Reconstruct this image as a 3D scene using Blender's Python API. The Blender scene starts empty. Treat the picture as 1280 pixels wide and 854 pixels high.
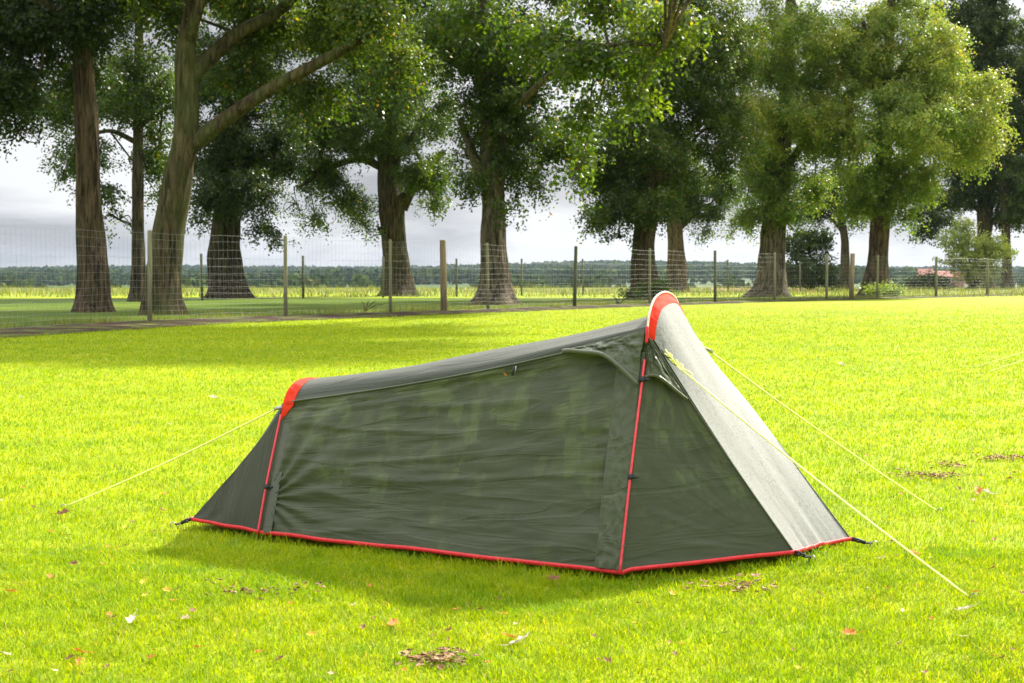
import bpy, math, random
import numpy as np
from mathutils import Vector, noise as mnoise
R = math.radians
rng = np.random.default_rng(7)
random.seed(7)
sc = bpy.context.scene
COL = sc.collection
F, CX, CY, HZ, CAMZ = 1778.0, 640.0, 427.0, 346.5, 1.05
PITCH = math.atan((CY - HZ) / F)
SUN_AZ, SUN_EL = R(43), R(39.5)           # azimuth clockwise from +Y
SUN = Vector((math.sin(SUN_AZ) * math.cos(SUN_EL), math.cos(SUN_AZ) * math.cos(SUN_EL), math.sin(SUN_EL)))

def at(px, py, Y):
    """point at depth Y (metres in front of the viewpoint) that shows at pixel px, py"""
    return Vector(((px - CX) / F * Y, Y, CAMZ - (py - HZ) / F * Y))
def ground(px, py, z=0.0):
    Y = F * (CAMZ - z) / (py - HZ)
    return Vector(((px - CX) / F * Y, Y, z))

# ------------------------------------------------------------------ helpers
def tag(o, label=None, cat=None, group=None, kind=None):
    if label: o['label'] = label
    if cat: o['category'] = cat
    if group: o['group'] = group
    if kind: o['kind'] = kind
    return o
def empty(name, loc):
    o = bpy.data.objects.new(name, None); COL.objects.link(o)
    o.location = loc; o.empty_display_size = .2
    return o
def obj(name, V, FC, mat, parent=None, smooth=True, uv=None, attrs=None, origin=None):
    """one mesh object from world-space vertices; moved into its parent's space"""
    V = np.asarray(V, dtype=np.float32).reshape(-1, 3)
    off = np.zeros(3, dtype=np.float32)
    if parent is not None:
        p = parent
        while p is not None:
            off = off + np.array(p.location, dtype=np.float32); p = p.parent
    elif origin is not None:
        off = np.array(origin, dtype=np.float32)
    me = bpy.data.meshes.new(name)
    V = V - off
    if isinstance(FC, np.ndarray):
        n, k = FC.shape
        me.vertices.add(len(V)); me.vertices.foreach_set('co', V.ravel())
        me.loops.add(n * k); me.loops.foreach_set('vertex_index', FC.astype(np.int32).ravel())
        me.polygons.add(n)
        me.polygons.foreach_set('loop_start', np.arange(0, n * k, k, dtype=np.int32))
        me.polygons.foreach_set('loop_total', np.full(n, k, dtype=np.int32))
        me.update(calc_edges=True)
    else:
        me.from_pydata([tuple(map(float, v)) for v in V], [], FC); me.update()
    if smooth:
        me.polygons.foreach_set('use_smooth', np.ones(len(me.polygons), dtype=bool))
    if uv is not None:
        l = me.uv_layers.new(name='UVMap')
        idx = np.empty(len(me.loops), dtype=np.int32); me.loops.foreach_get('vertex_index', idx)
        l.data.foreach_set('uv', np.asarray(uv, dtype=np.float32)[idx].ravel())
    for k_, a in (attrs or {}).items():
        at_ = me.attributes.new(k_, 'FLOAT', 'POINT'); at_.data.foreach_set('value', np.asarray(a, dtype=np.float32))
    if mat: me.materials.append(mat)
    o = bpy.data.objects.new(name, me); COL.objects.link(o)
    if parent is not None: o.parent = parent
    elif origin is not None: o.location = origin
    return o
def join(parts):
    V, Fc, n = [], [], 0
    for v, f in parts:
        V.extend(v); Fc.extend([tuple(i + n for i in q) for q in f]); n += len(v)
    return V, Fc
def tube(path, rad, n=8, caps=True, flat=1.0):
    """swept tube; rad a number or a list"""
    path = [Vector(p) for p in path]
    if not hasattr(rad, '__len__'): rad = [rad] * len(path)
    V, Fc = [], []
    up = None
    for i, p in enumerate(path):
        t = (path[min(i + 1, len(path) - 1)] - path[max(i - 1, 0)]).normalized()
        if up is None:
            up = Vector((0, 0, 1)) if abs(t.z) < .9 else Vector((1, 0, 0))
        a = (up - t * up.dot(t)).normalized(); up = a
        b = t.cross(a)
        for k in range(n):
            an = 2 * math.pi * k / n
            V.append(p + a * math.cos(an) * rad[i] + b * math.sin(an) * rad[i] * flat)
    for i in range(len(path) - 1):
        for k in range(n):
            Fc.append((i * n + k, i * n + (k + 1) % n, (i + 1) * n + (k + 1) % n, (i + 1) * n + k))
    if caps:
        Fc.append(tuple(range(n))[::-1]); Fc.append(tuple((len(path) - 1) * n + k for k in range(n)))
    return V, Fc
def catmull(P, n):
    """smooth resample of a list of points (tuples or Vectors)"""
    P = [np.array(p, dtype=float) for p in P]
    Q = [2 * P[0] - P[1]] + P + [2 * P[-1] - P[-2]]
    out = []
    segs = len(P) - 1
    for j in range(n):
        u = j / (n - 1) * segs; i = min(int(u), segs - 1); t = u - i
        a, b, c, d = Q[i], Q[i + 1], Q[i + 2], Q[i + 3]
        out.append(.5 * ((2 * b) + (-a + c) * t + (2 * a - 5 * b + 4 * c - d) * t * t + (-a + 3 * b - 3 * c + d) * t ** 3))
    return out
def box(c, s, rot=None):
    V = []
    for x in (-1, 1):
        for y in (-1, 1):
            for z in (-1, 1):
                v = Vector((x * s[0] / 2, y * s[1] / 2, z * s[2] / 2))
                if rot: v = rot @ v
                V.append(Vector(c) + v)
    return V, [(0, 1, 3, 2), (4, 6, 7, 5), (0, 4, 5, 1), (2, 3, 7, 6), (0, 2, 6, 4), (1, 5, 7, 3)]

# ------------------------------------------------------------------ materials
class NT:
    def __init__(s, name):
        s.m = bpy.data.materials.new(name); s.m.use_nodes = True
        s.t = s.m.node_tree; s.t.nodes.clear()
        s.out = s.n('ShaderNodeOutputMaterial')
    def n(s, typ, **k):
        nd = s.t.nodes.new(typ)
        for a, b in k.items():
            if hasattr(nd, a): setattr(nd, a, b)
        return nd
    def l(s, a, b): s.t.links.new(a, b)
    def ramp(s, fac, stops, interp='LINEAR'):
        r = s.n('ShaderNodeValToRGB'); r.color_ramp.interpolation = interp
        e = r.color_ramp.elements
        while len(e) < len(stops): e.new(.5)
        for q, (p, c) in zip(e, stops):
            q.position = p; q.color = (*c, 1) if len(c) == 3 else c
        s.l(fac, r.inputs[0]); return r.outputs[0]
    def noise(s, vec, scale, detail=4, rough=.55, dist=0):
        q = s.n('ShaderNodeTexNoise'); q.inputs['Scale'].default_value = scale
        q.inputs['Detail'].default_value = detail; q.inputs['Roughness'].default_value = rough
        q.inputs['Distortion'].default_value = dist
        if vec is not None: s.l(vec, q.inputs['Vector'])
        return q.outputs['Fac']
    def map(s, vec, scale=(1, 1, 1), rot=(0, 0, 0)):
        q = s.n('ShaderNodeMapping'); q.inputs['Scale'].default_value = scale; q.inputs['Rotation'].default_value = rot
        s.l(vec, q.inputs['Vector']); return q.outputs[0]
    def mix(s, fac, a, b, blend='MIX'):
        q = s.n('ShaderNodeMix', data_type='RGBA', blend_type=blend)
        for sock, v in ((q.inputs[0], fac), (q.inputs[6], a), (q.inputs[7], b)):
            if hasattr(v, 'links'): s.l(v, sock)
            elif isinstance(v, (int, float)): sock.default_value = v
            else: sock.default_value = (*v, 1)
        return q.outputs[2]
    def math(s, op, a, b=0.0, c=None):
        q = s.n('ShaderNodeMath', operation=op)
        for i, v in enumerate((a, b, c)):
            if v is None: continue
            if hasattr(v, 'links'): s.l(v, q.inputs[i])
            else: q.inputs[i].default_value = v
        return q.outputs[0]
    def attr(s, name):
        q = s.n('ShaderNodeAttribute', attribute_name=name); return q.outputs['Fac']
    def coord(s, which='Object'):
        return s.n('ShaderNodeTexCoord').outputs[which]
    def pos(s): return s.n('ShaderNodeNewGeometry').outputs['Position']
    def bump(s, h, strength=.3, dist=.01, normal=None):
        q = s.n('ShaderNodeBump'); q.inputs['Strength'].default_value = strength; q.inputs['Distance'].default_value = dist
        s.l(h, q.inputs['Height'])
        if normal: s.l(normal, q.inputs['Normal'])
        return q.outputs[0]
    def bsdf(s, color, rough=.6, spec=.5, normal=None, **k):
        q = s.n('ShaderNodeBsdfPrincipled')
        def put(nm, v):
            if hasattr(v, 'links'): s.l(v, q.inputs[nm])
            else: q.inputs[nm].default_value = (*v, 1) if isinstance(v, tuple) and len(v) == 3 else v
        put('Base Color', color); put('Roughness', rough); put('Specular IOR Level', spec)
        for a, b in k.items(): put(a, b)
        if normal: s.l(normal, q.inputs['Normal'])
        return q
    def finish(s, sh):
        s.l(sh.outputs[0] if hasattr(sh, 'outputs') else sh, s.out.inputs[0]); return s.m
    def leafy(s, color, tcolor, trans=.4, rough=.45, spec=.3, normal=None):
        p = s.bsdf(color, rough, spec, normal)
        t = s.n('ShaderNodeBsdfTranslucent'); s.l(tcolor, t.inputs[0]) if hasattr(tcolor, 'links') else None
        m = s.n('ShaderNodeMixShader'); m.inputs[0].default_value = trans
        s.l(p.outputs[0], m.inputs[1]); s.l(t.outputs[0], m.inputs[2])
        return s.finish(m)

# ---- lawn soil / grass
def m_ground():
    n = NT('lawn'); p = n.pos()
    big = n.noise(p, .35, 3); mid = n.noise(p, 2.2, 5, .65); fine = n.noise(p, 38, 3, .7)
    sep = n.n('ShaderNodeSeparateXYZ'); n.l(p, sep.inputs[0])
    far = n.math('DIVIDE', sep.outputs[1], 30.0)
    c1 = n.ramp(big, [(.3, (.21, .28, .004)), (.55, (.28, .335, .003)), (.75, (.33, .36, .005))])
    c2 = n.ramp(mid, [(.3, (.60, .72, .8)), (.5, (.95, .97, .8)), (.7, (1.15, 1.05, 1.0))])
    c = n.mix(.8, c1, c2, 'MULTIPLY')
    fd = n.ramp(fine, [(.3, (.35, .4, .4)), (.5, (.85, .85, .8)), (.7, (1.2, 1.15, 1.1))])
    c = n.mix(.55, c, fd, 'MULTIPLY')
    # beyond the lawn: rough meadow
    streak = n.noise(n.map(p, (.04, .6, 1)), 1.0, 4, .6)
    fieldc = n.ramp(streak, [(.3, (.11, .15, .025)), (.5, (.17, .19, .04)), (.7, (.25, .22, .08))])
    vall = n.ramp(n.noise(n.map(p, (.003, .0012, 1)), 1.0, 2), [(.35, (.035, .07, .02)), (.5, (.06, .10, .03)), (.55, (.05, .08, .03)), (.7, (.13, .14, .06))])
    ff = n.ramp(n.math('DIVIDE', sep.outputs[1], 400.0), [(.22, (0, 0, 0)), (.25, (1, 1, 1))])
    fv = n.ramp(n.math('DIVIDE', sep.outputs[1], 1000.0), [(.2, (0, 0, 0)), (.3, (1, 1, 1))])
    c = n.mix(ff, c, fieldc); c = n.mix(fv, c, vall)
    nb = n.bump(n.math('ADD', fine, n.math('MULTIPLY', mid, 2.0)), .6, .02)
    return n.finish(n.bsdf(c, .8, .15, nb))
def m_grass():
    n = NT('grass_blade'); p = n.pos(); r = n.attr('rnd'); h = n.attr('hgt')
    big = n.noise(p, .9, 3); mid = n.noise(p, 5.0, 3, .6)
    c = n.ramp(r, [(0, (.14, .25, .003)), (.4, (.24, .355, .002)), (.75, (.33, .405, .003)), (.94, (.38, .44, .010)), (1, (.55, .46, .16))])
    c = n.mix(.75, c, n.ramp(mid, [(.3, (.62, .78, .8)), (.5, (1, 1, .9)), (.7, (1.2, 1.08, 1.0))]), 'MULTIPLY')
    c = n.mix(.6, c, n.ramp(big, [(.35, (.72, .88, .8)), (.6, (1.1, 1.02, 1.0))]), 'MULTIPLY')
    cl_ = n.noise(p, 1.7, 5, .7)
    c = n.mix(n.ramp(cl_, [(.56, (0,) * 3), (.66, (.75,) * 3)]), c, (.13, .26, .008))
    c = n.mix(n.ramp(n.noise(p, 3.1, 5, .75), [(.62, (0,) * 3), (.72, (.6,) * 3)]), c, (.48, .40, .10))
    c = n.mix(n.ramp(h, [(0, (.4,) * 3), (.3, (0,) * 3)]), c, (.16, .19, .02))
    tc = n.mix(1.0, c, (1.45, 1.3, .4), 'MULTIPLY')
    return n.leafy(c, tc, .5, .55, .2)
def m_leaf(name, stops, tint=(1.5, 1.55, .45), trans=.45, rough=.42, spec=.4):
    n = NT(name); r = n.attr('rnd'); p = n.pos()
    c = n.ramp(r, stops)
    c = n.mix(.6, c, n.ramp(n.noise(p, .5, 2), [(.35, (.68, .80, .8)), (.65, (1.25, 1.12, 1.0))]), 'MULTIPLY')
    tc = n.mix(1.0, c, tint, 'MULTIPLY')
    return n.leafy(c, tc, trans, rough, spec)
def m_bark(name, base=(.13, .105, .07), green=.35):
    n = NT(name); p = n.pos()
    st = n.map(p, (7, 7, 1.0))
    a = n.noise(st, 1.3, 6, .7, .5); b = n.noise(n.map(p, (1, 1, .6)), 1.1, 3)
    c = n.ramp(a, [(.38, tuple(x * .2 for x in base)), (.5, base), (.62, tuple(x * 1.9 for x in base))])
    c = n.mix(n.math('MULTIPLY', n.ramp(b, [(.4, (0, 0, 0)), (.62, (1, 1, 1))]), green), c, (.09, .12, .03))
    return n.finish(n.bsdf(c, .9, .15, n.bump(a, 1.0, .16)))
def m_wood(name, base):
    n = NT(name); p = n.pos()
    a = n.noise(n.map(p, (14, 14, 1.2)), 2.0, 5, .7); b = n.noise(p, 1.3, 3)
    c = n.ramp(a, [(.3, tuple(x * .5 for x in base)), (.55, base), (.75, tuple(x * 1.35 for x in base))])
    c = n.mix(n.math('MULTIPLY', b, .5), c, (.11, .13, .06))
    return n.finish(n.bsdf(c, .85, .2, n.bump(a, .6, .01)))
def m_simple(name, col, rough=.5, spec=.4, **k):
    n = NT(name); p = n.pos()
    v = n.ramp(n.noise(p, 60, 3), [(.3, tuple(x * .8 for x in col)), (.7, tuple(min(1, x * 1.15) for x in col))])
    return n.finish(n.bsdf(v, rough, spec, **k))
# ---- wet tent fabric
def m_fabric(name, base=(.072, .080, .038), damp=True, drops=.6, rough=.38, coat=.25, wr=1.0, lines=(1.2, 9.0), trans=.10, spec=.5, mottle=0):
    n = NT(name); uv = n.n('ShaderNodeUVMap').outputs[0]
    lo = tuple(x * .6 for x in base); hi = (base[0] * 1.6, base[1] * 1.65, base[2] * 1.4)
    c = n.mix(n.noise(n.map(uv, (3, 4, 1)), 1.0, 2), tuple(x * .9 for x in base), tuple(x * 1.12 for x in base))
    rg = rough
    if damp:
        # wet patches, roughly rectangular with soft stepped edges
        w = n.noise(n.map(uv, (3.4, 2.2, 1)), 1.9, 3, .6, .25)
        vo = n.n('ShaderNodeTexVoronoi', feature='F1', distance='CHEBYCHEV'); vo.inputs['Scale'].default_value = 13.0
        vo.inputs['Randomness'].default_value = .85
        n.l(n.map(uv, (1.1, 1.0, 1)), vo.inputs['Vector'])
        cellv = n.n('ShaderNodeSeparateColor'); n.l(vo.outputs['Color'], cellv.inputs[0])
        sy = n.n('ShaderNodeSeparateXYZ'); n.l(uv, sy.inputs[0])
        m = n.math('ADD', n.math('MULTIPLY', w, .8), n.math('MULTIPLY', cellv.outputs[0], .16))
        m = n.math('SUBTRACT', n.math('ADD', m, n.math('MULTIPLY', sy.outputs[1], .24)), .10)
        f = n.ramp(m, [(.49, (1, 1, 1)), (.525, (.65,) * 3), (.56, (.5,) * 3), (.60, (0, 0, 0))])
        c = n.mix(f, hi, c)
        c = n.mix(n.ramp(n.noise(n.map(uv, (1.4, 2.4, 1)), 2.0, 3), [(.45, (0,) * 3), (.65, (.35,) * 3)]), c, lo)
    # rain drops
    v = n.n('ShaderNodeTexVoronoi', feature='F1'); v.inputs['Scale'].default_value = 150.0; n.l(uv, v.inputs['Vector'])
    sz = n.n('ShaderNodeSeparateColor'); n.l(v.outputs['Color'], sz.inputs[0])
    thr = n.math('MULTIPLY', n.math('POWER', sz.outputs[0], 1.6), .55)
    clump = n.noise(uv, 9.0, 4, .7)
    thr = n.math('MULTIPLY', thr, n.ramp(clump, [(.38, (.2,) * 3), (.6, (1,) * 3)]))
    dome = n.math('MAXIMUM', n.math('SUBTRACT', thr, v.outputs['Distance']), 0.0)
    isd = n.math('GREATER_THAN', dome, 0.0)
    # cloth creases: long fine folds running along u
    wv = n.noise(n.map(uv, (lines[0], lines[1], 1)), 1.5, 3, .5, .7)
    rid = n.math('ABSOLUTE', n.math('SUBTRACT', wv, .5))
    rid = n.math('POWER', n.math('SUBTRACT', 1.0, n.math('MINIMUM', n.math('MULTIPLY', rid, 9.0), 1.0)), 2.0)
    cr = n.noise(n.map(uv, (1, 1.6, 1)), 26.0, 4, .65)
    weave = n.noise(uv, 900, 1)
    nb = n.bump(wv, .25 * wr, .03)
    nb = n.bump(rid, .32 * wr, .005, nb)
    nb = n.bump(cr, .25 * wr, .006, nb)
    nb = n.bump(weave, .12, .0005, nb)
    nb = n.bump(dome, drops, .006, nb)
    c = n.mix(n.math('MULTIPLY', isd, .55 * min(1, drops)), c, lo)
    if mottle:
        mo = n.noise(n.map(uv, (1.4, .8, 1)), 55, 3, .7); ms = n.noise(uv, 7, 3, .6)
        mk = n.math('MULTIPLY', n.ramp(mo, [(.50, (0,) * 3), (.58, (1,) * 3)]), n.ramp(ms, [(.42, (.1,) * 3), (.62, (.8,) * 3)]))
        c = n.mix(mk, c, tuple(x * .25 for x in base))
        cell = n.ramp(sz.outputs[1], [(.72, (0,) * 3), (.76, (1,) * 3)])
        c = n.mix(n.math('MULTIPLY', n.math('MULTIPLY', cell, n.math('LESS_THAN', v.outputs['Distance'], .36)), .8), c, tuple(x * .3 for x in base))
        rg = n.math('ADD', .42, n.math('MULTIPLY', mk, .3))
    b = n.bsdf(c, rg, spec, nb, **{'Coat Weight': coat, 'Coat Roughness': .3, 'Sheen Weight': .15, 'Sheen Roughness': .5})
    t = n.n('ShaderNodeBsdfTranslucent'); n.l(n.mix(1.0, c, (1.6, 1.7, 1.3), 'MULTIPLY'), t.inputs[0])
    mx = n.n('ShaderNodeMixShader'); mx.inputs[0].default_value = trans
    n.l(b.outputs[0], mx.inputs[1]); n.l(t.outputs[0], mx.inputs[2])
    return n.finish(mx)

MG = m_ground(); MGR = m_grass()
M_FAB = m_fabric('olive_flysheet', base=(.045, .056, .024), trans=.05, coat=.04, rough=.48, spec=.25)
M_ROOF = m_fabric('olive_flysheet_roof', base=(.036, .043, .025), damp=False, drops=1.6, rough=.55, coat=.03, wr=.6, spec=.4)
M_PORCH = m_fabric('olive_porch_side', base=(.044, .055, .025), trans=.05, wr=.8, coat=.04, rough=.48, spec=.25, lines=(1.0, 5.0))
M_FRONT = m_fabric('olive_front_painted_sheen', base=(.18, .185, .145), damp=False, drops=1.6, mottle=1, rough=.5, coat=.9, wr=.35, lines=(4, 1.2), spec=1.0, trans=.06)  # same olive cloth, with the sun's sheen put into a paler base
M_FLAP = m_fabric('olive_flap', coat=.05, spec=.3, base=(.056, .070, .032), damp=False, wr=1.1, drops=.3, lines=(6, 6))
M_HEMB = m_fabric('olive_hem_band', base=(.066, .080, .042), damp=False, wr=.5, drops=.2)
M_RED = m_fabric('red_hood_fabric', base=(.75, .04, .012), damp=False, drops=.3, rough=.75, coat=.0, spec=.12, wr=.8, lines=(8, 2), trans=.25)
M_REDTAPE = m_simple('red_tape', (.62, .022, .03), .5, .4)
M_POLE = m_simple('red_anodised_pole', (.66, .03, .045), .3, .6)
M_PIPE = m_simple('pale_piping', (.75, .62, .55), .6, .3)
M_BLACK = m_simple('black_webbing', (.018, .018, .02), .6, .4)
M_METAL = m_simple('grey_clip', (.35, .36, .38), .35, .6, Metallic=.7)
M_CORD = m_simple('fluorescent_cord', (.86, .92, .30), .6, .3)
M_PEG = m_simple('peg_alloy', (.30, .30, .32), .4, .5, Metallic=.8)
M_WIRE = m_simple('galvanised_wire', (.26, .27, .26), .5, .5, Metallic=.3)
M_POST = m_wood('grey_fence_wood', (.25, .235, .15))
M_POST2 = m_wood('brown_fence_wood', (.30, .22, .14))
M_POSTD = m_wood('dark_fence_wood', (.12, .12, .08))

# ------------------------------------------------------------------ world, sun, camera
w = bpy.data.worlds.new('World'); sc.world = w; w.use_nodes = True
nt = w.node_tree; nt.nodes.clear()
wo = nt.nodes.new('ShaderNodeOutputWorld'); bg = nt.nodes.new('ShaderNodeBackground'); bg.inputs[1].default_value = .14
sky = nt.nodes.new('ShaderNodeTexSky'); sky.sky_type = 'NISHITA'; sky.sun_disc = False
sky.sun_elevation = SUN_EL; sky.sun_rotation = SUN_AZ
tc = nt.nodes.new('ShaderNodeTexCoord')
mp = nt.nodes.new('ShaderNodeMapping'); mp.inputs['Scale'].default_value = (1.0, 1.0, 5.0); mp.inputs['Location'].default_value = (.35, 0, .1)
no = nt.nodes.new('ShaderNodeTexNoise'); no.inputs['Scale'].default_value = 3.0; no.inputs['Detail'].default_value = 8; no.inputs['Roughness'].default_value = .55; no.inputs['Distortion'].default_value = .3
cr = nt.nodes.new('ShaderNodeValToRGB'); cr.color_ramp.elements[0].position = .40; cr.color_ramp.elements[0].color = (1.75, 1.78, 1.88, 1)
cr.color_ramp.elements[1].position = .58; cr.color_ramp.elements[1].color = (3.7, 3.72, 3.78, 1)
no2 = nt.nodes.new('ShaderNodeTexNoise'); no2.inputs['Scale'].default_value = 1.3; no2.inputs['Detail'].default_value = 4
cv = nt.nodes.new('ShaderNodeValToRGB'); cv.color_ramp.elements[0].position = .30; cv.color_ramp.elements[0].color = (.95,) * 3 + (1,)
cv.color_ramp.elements[1].position = .42; cv.color_ramp.elements[1].color = (.99,) * 3 + (1,)
mx = nt.nodes.new('ShaderNodeMix'); mx.data_type = 'RGBA'
L = nt.links.new
L(tc.outputs['Generated'], mp.inputs[0]); L(mp.outputs[0], no.inputs['Vector']); L(mp.outputs[0], no2.inputs['Vector'])
L(no.outputs['Fac'], cr.inputs[0]); L(no2.outputs['Fac'], cv.inputs[0]); L(cv.outputs[0], mx.inputs[0])
sep = nt.nodes.new('ShaderNodeSeparateXYZ'); L(tc.outputs['Generated'], sep.inputs[0])
ele = nt.nodes.new('ShaderNodeMapRange'); ele.inputs['From Min'].default_value = .12; ele.inputs['From Max'].default_value = .8; ele.inputs['To Min'].default_value = .72; ele.inputs['To Max'].default_value = 2.6
L(sep.outputs[2], ele.inputs['Value'])
sc2 = nt.nodes.new('ShaderNodeVectorMath'); sc2.operation = 'SCALE'; L(cr.outputs[0], sc2.inputs[0]); L(ele.outputs[0], sc2.inputs['Scale'])
L(sky.outputs[0], mx.inputs[6]); L(sc2.outputs[0], mx.inputs[7]); L(mx.outputs[2], bg.inputs[0]); L(bg.outputs[0], wo.inputs[0])
sl = bpy.data.lights.new('sun', 'SUN'); sl.energy = 4.4; sl.angle = R(2.2); sl.color = (1.0, .93, .80)
so = bpy.data.objects.new('sun', sl); COL.objects.link(so); so.rotation_euler = SUN.to_track_quat('Z', 'Y').to_euler(); so.location = SUN * 60
cam = bpy.data.cameras.new('camera'); cam.lens = 36 * F / 1280 * 1.0; cam.sensor_width = 36; cam.clip_end = 9000; cam.clip_start = .05
cam.dof.use_dof = True; cam.dof.focus_distance = 5.4; cam.dof.aperture_fstop = 13.0
co = bpy.data.objects.new('camera', cam); COL.objects.link(co); co.location = (0, 0, CAMZ)
co.rotation_euler = (math.pi / 2 - PITCH, 0, 0); sc.camera = co
sc.view_settings.view_transform = 'Standard'; sc.view_settings.look = 'None'; sc.view_settings.exposure = 1.36; sc.view_settings.gamma = 1
sc.cycles.max_bounces = 8; sc.cycles.transparent_max_bounces = 8; sc.cycles.volume_bounces = 0
sc.cycles.use_denoising = True

# ------------------------------------------------------------------ ground
def gz(x, y):
    """height of the soil"""
    x = np.asarray(x, dtype=float); y = np.asarray(y, dtype=float)
    z = -.030 + .035 * np.exp(-(((x - 1.22) / .34) ** 2 + ((y - 5.26) / .42) ** 2))
    near = np.clip((30 - y) / 20, 0, 1)
    z = z + .006 * near * (np.sin(x * 3.1 + 1) * np.sin(y * 2.3) + .6 * np.sin(x * 7.3) * np.cos(y * 5.9 + .5))
    z = z + np.clip((y - 12) / 20, 0, 1) * .03
    t = np.clip((y - 135) / 250, 0, 1); z = z - 9 * t * t * (3 - 2 * t)
    t = np.clip((y - 900) / 2600, 0, 1); hill = 17 + 7 * np.sin(x / 420 + .6) + 5 * np.sin(x / 170.) + 6 * np.sin(x / 950 + 2)
    z = z + hill * t ** 1.2
    return z
ys = np.concatenate([np.arange(-6, 2, 1.), np.arange(2, 9, .07), np.arange(9, 30, .5), np.arange(30, 150, 4), np.arange(150, 900, 25), np.arange(900, 4600, 100)])
us = np.concatenate([np.linspace(-14, -1.0, 30)[:-1], np.linspace(-1, 1, 120), np.linspace(1, 14, 30)[1:]])
YY, UU = np.meshgrid(ys, us, indexing='ij')
XX = np.clip(UU * np.maximum(2.6, .48 * YY + 1.2), -2600, 2600) + UU * .01
ZZ = gz(XX, YY)
nr, nc = XX.shape
idx = np.arange(nr * nc).reshape(nr, nc)
FQ = np.stack([idx[:-1, :-1], idx[:-1, 1:], idx[1:, 1:], idx[1:, :-1]], -1).reshape(-1, 4)
tag(obj('ground', np.stack([XX, YY, ZZ], -1).reshape(-1, 3), FQ, MG), kind='structure')

# ------------------------------------------------------------------ TENT
O0 = Vector((.388, 5.005, 0)); TH = R(25)
A = Vector((math.cos(TH), -math.sin(TH), 0)); P = Vector((math.sin(TH), math.cos(TH), 0))
CQ = .465
def W(s, q, z): return O0 + A * s + P * (q + CQ) + Vector((0, 0, z))
tent = empty('tent', W(-.8, 0, 0))
tag(tent, 'low olive green backpacking tent with red poles, pitched on the sunlit lawn', 'tent')
KV = [0, .14, .30, .36, .41, .455, .5]
HF = [(-.465, 0), (-.355, .34), (-.205, .765), (-.19, .855), (-.165, .915), (-.105, .962), (0, .98)]
HR = [(-.352, 0), (-.285, .20), (-.178, .475), (-.158, .53), (-.125, .572), (-.07, .600), (0, .607)]
def prof(K, v):
    sgn = 1
    if v > .5: v = 1 - v; sgn = -1
    i = 0
    while i < len(KV) - 2 and v > KV[i + 1]: i += 1
    def m(j):
        if j <= 0: return [(K[1][d] - K[0][d]) / (KV[1] - KV[0]) for d in (0, 1)]
        if j >= len(KV) - 1: return [(0 - K[-2][0]) / (KV[-1] - KV[-2]), 0]
        return [(K[j + 1][d] - K[j - 1][d]) / (KV[j + 1] - KV[j - 1]) for d in (0, 1)]
    h = KV[i + 1] - KV[i]; t = (v - KV[i]) / h; m0, m1 = m(i), m(i + 1)
    out = []
    for d in (0, 1):
        out.append((2 * t ** 3 - 3 * t * t + 1) * K[i][d] + (t ** 3 - 2 * t * t + t) * h * m0[d] + (-2 * t ** 3 + 3 * t * t) * K[i + 1][d] + (t ** 3 - t * t) * h * m1[d])
    return (sgn * out[0], out[1])
def lean(z): return 0.0
SR = -1.62
def body(s, v):
    t = (s - SR) / (0 - SR)
    a, b = prof(HR, v), prof(HF, v)
    q = a[0] * (1 - t) + b[0] * t; z = a[1] * (1 - t) + b[1] * t
    vv = min(v, 1 - v); mid = math.sin(math.pi * max(0, min(1, t)))
    # taut cloth between two hoops: the ridge sags, the sides draw in a little
    z -= .026 * mid * min(1, vv / .4)
    tt_ = max(0, min(1, (vv - .33) / .12)); z -= .026 * mid * tt_ * tt_ * (3 - 2 * tt_)
    q *= 1 - .05 * mid * math.sin(math.pi * min(1, vv / .45))
    # the roof strip is pulled flatter than the hoops
    return W(s, q, z)
def bodyn(s, v):
    e = .004
    du = body(s + e, v) - body(s - e, v); dv = body(s, min(1, v + e)) - body(s, max(0, v - e))
    n = du.cross(dv); n.normalize()
    return n
SIDE = 1 if bodyn(-.8, .2).dot(-P) > 0 else -1
def bo(s, v, off): return body(s, v) + bodyn(s, v) * SIDE * off
def N3(x, y, z): return mnoise.noise(Vector((x, y, z)))
def patch(name, fn, nu, nv, mat, parent, uvs=(1, 1)):
    V, UV = [], []
    for j in range(nv):
        for i in range(nu):
            a, b = i / (nu - 1), j / (nv - 1)
            V.append(fn(a, b)); UV.append((a * uvs[0], b * uvs[1]))
    Fc = np.array([(j * nu + i, j * nu + i + 1, (j + 1) * nu + i + 1, (j + 1) * nu + i) for j in range(nv - 1) for i in range(nu - 1)])
    return obj(name, [tuple(v) for v in V], Fc, mat, parent, uv=UV)
SEAM = .352
def wr_side(s, v):
    """folds of the slack wet side cloth: long, nearly level, fanning from the anchor points"""
    t = (s - SR) / -SR
    u = s * 1.0; y = v * 3.0
    d = .010 * N3(u * 1.1, y * 3.6 + .25 * u, 1.3) + .0065 * N3(u * 2.0 + 5, y * 8.0 + .8 * u, 4.4)
    # narrow gathered folds against the zip strip
    g = math.exp(-max(0, -.09 - s) / .30)
    d += .0085 * g * N3(u * 2.2 + 9, y * 15 - 3.2 * u, 7.7)
    ridge = 1 - min(1, abs(N3(u * .9 + 3, y * 5.0 + .5 * u, 9.1)) * 7)
    d += .0045 * ridge
    # fan from the rear clip
    dx, dy = (s - SR), (v - .10) * 1.6
    r = math.hypot(dx, dy) + .02; an = math.atan2(dy, dx)
    d += .0060 * math.exp(-r / .45) * math.sin(an * 17) * min(1, r / .08)
    edge = min(1, v / .03) * min(1, (SEAM - v) / .02) * min(1, t / .03) * min(1, (1 - t) / .02)
    d += .0022 * N3(u * 4 + 2, y * 22 + 1.5 * u, 6.2) + .0016 * N3(u * 9, y * 30 - 4 * u, 3.1)
    return 1.35 * d * max(0, edge)
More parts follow.
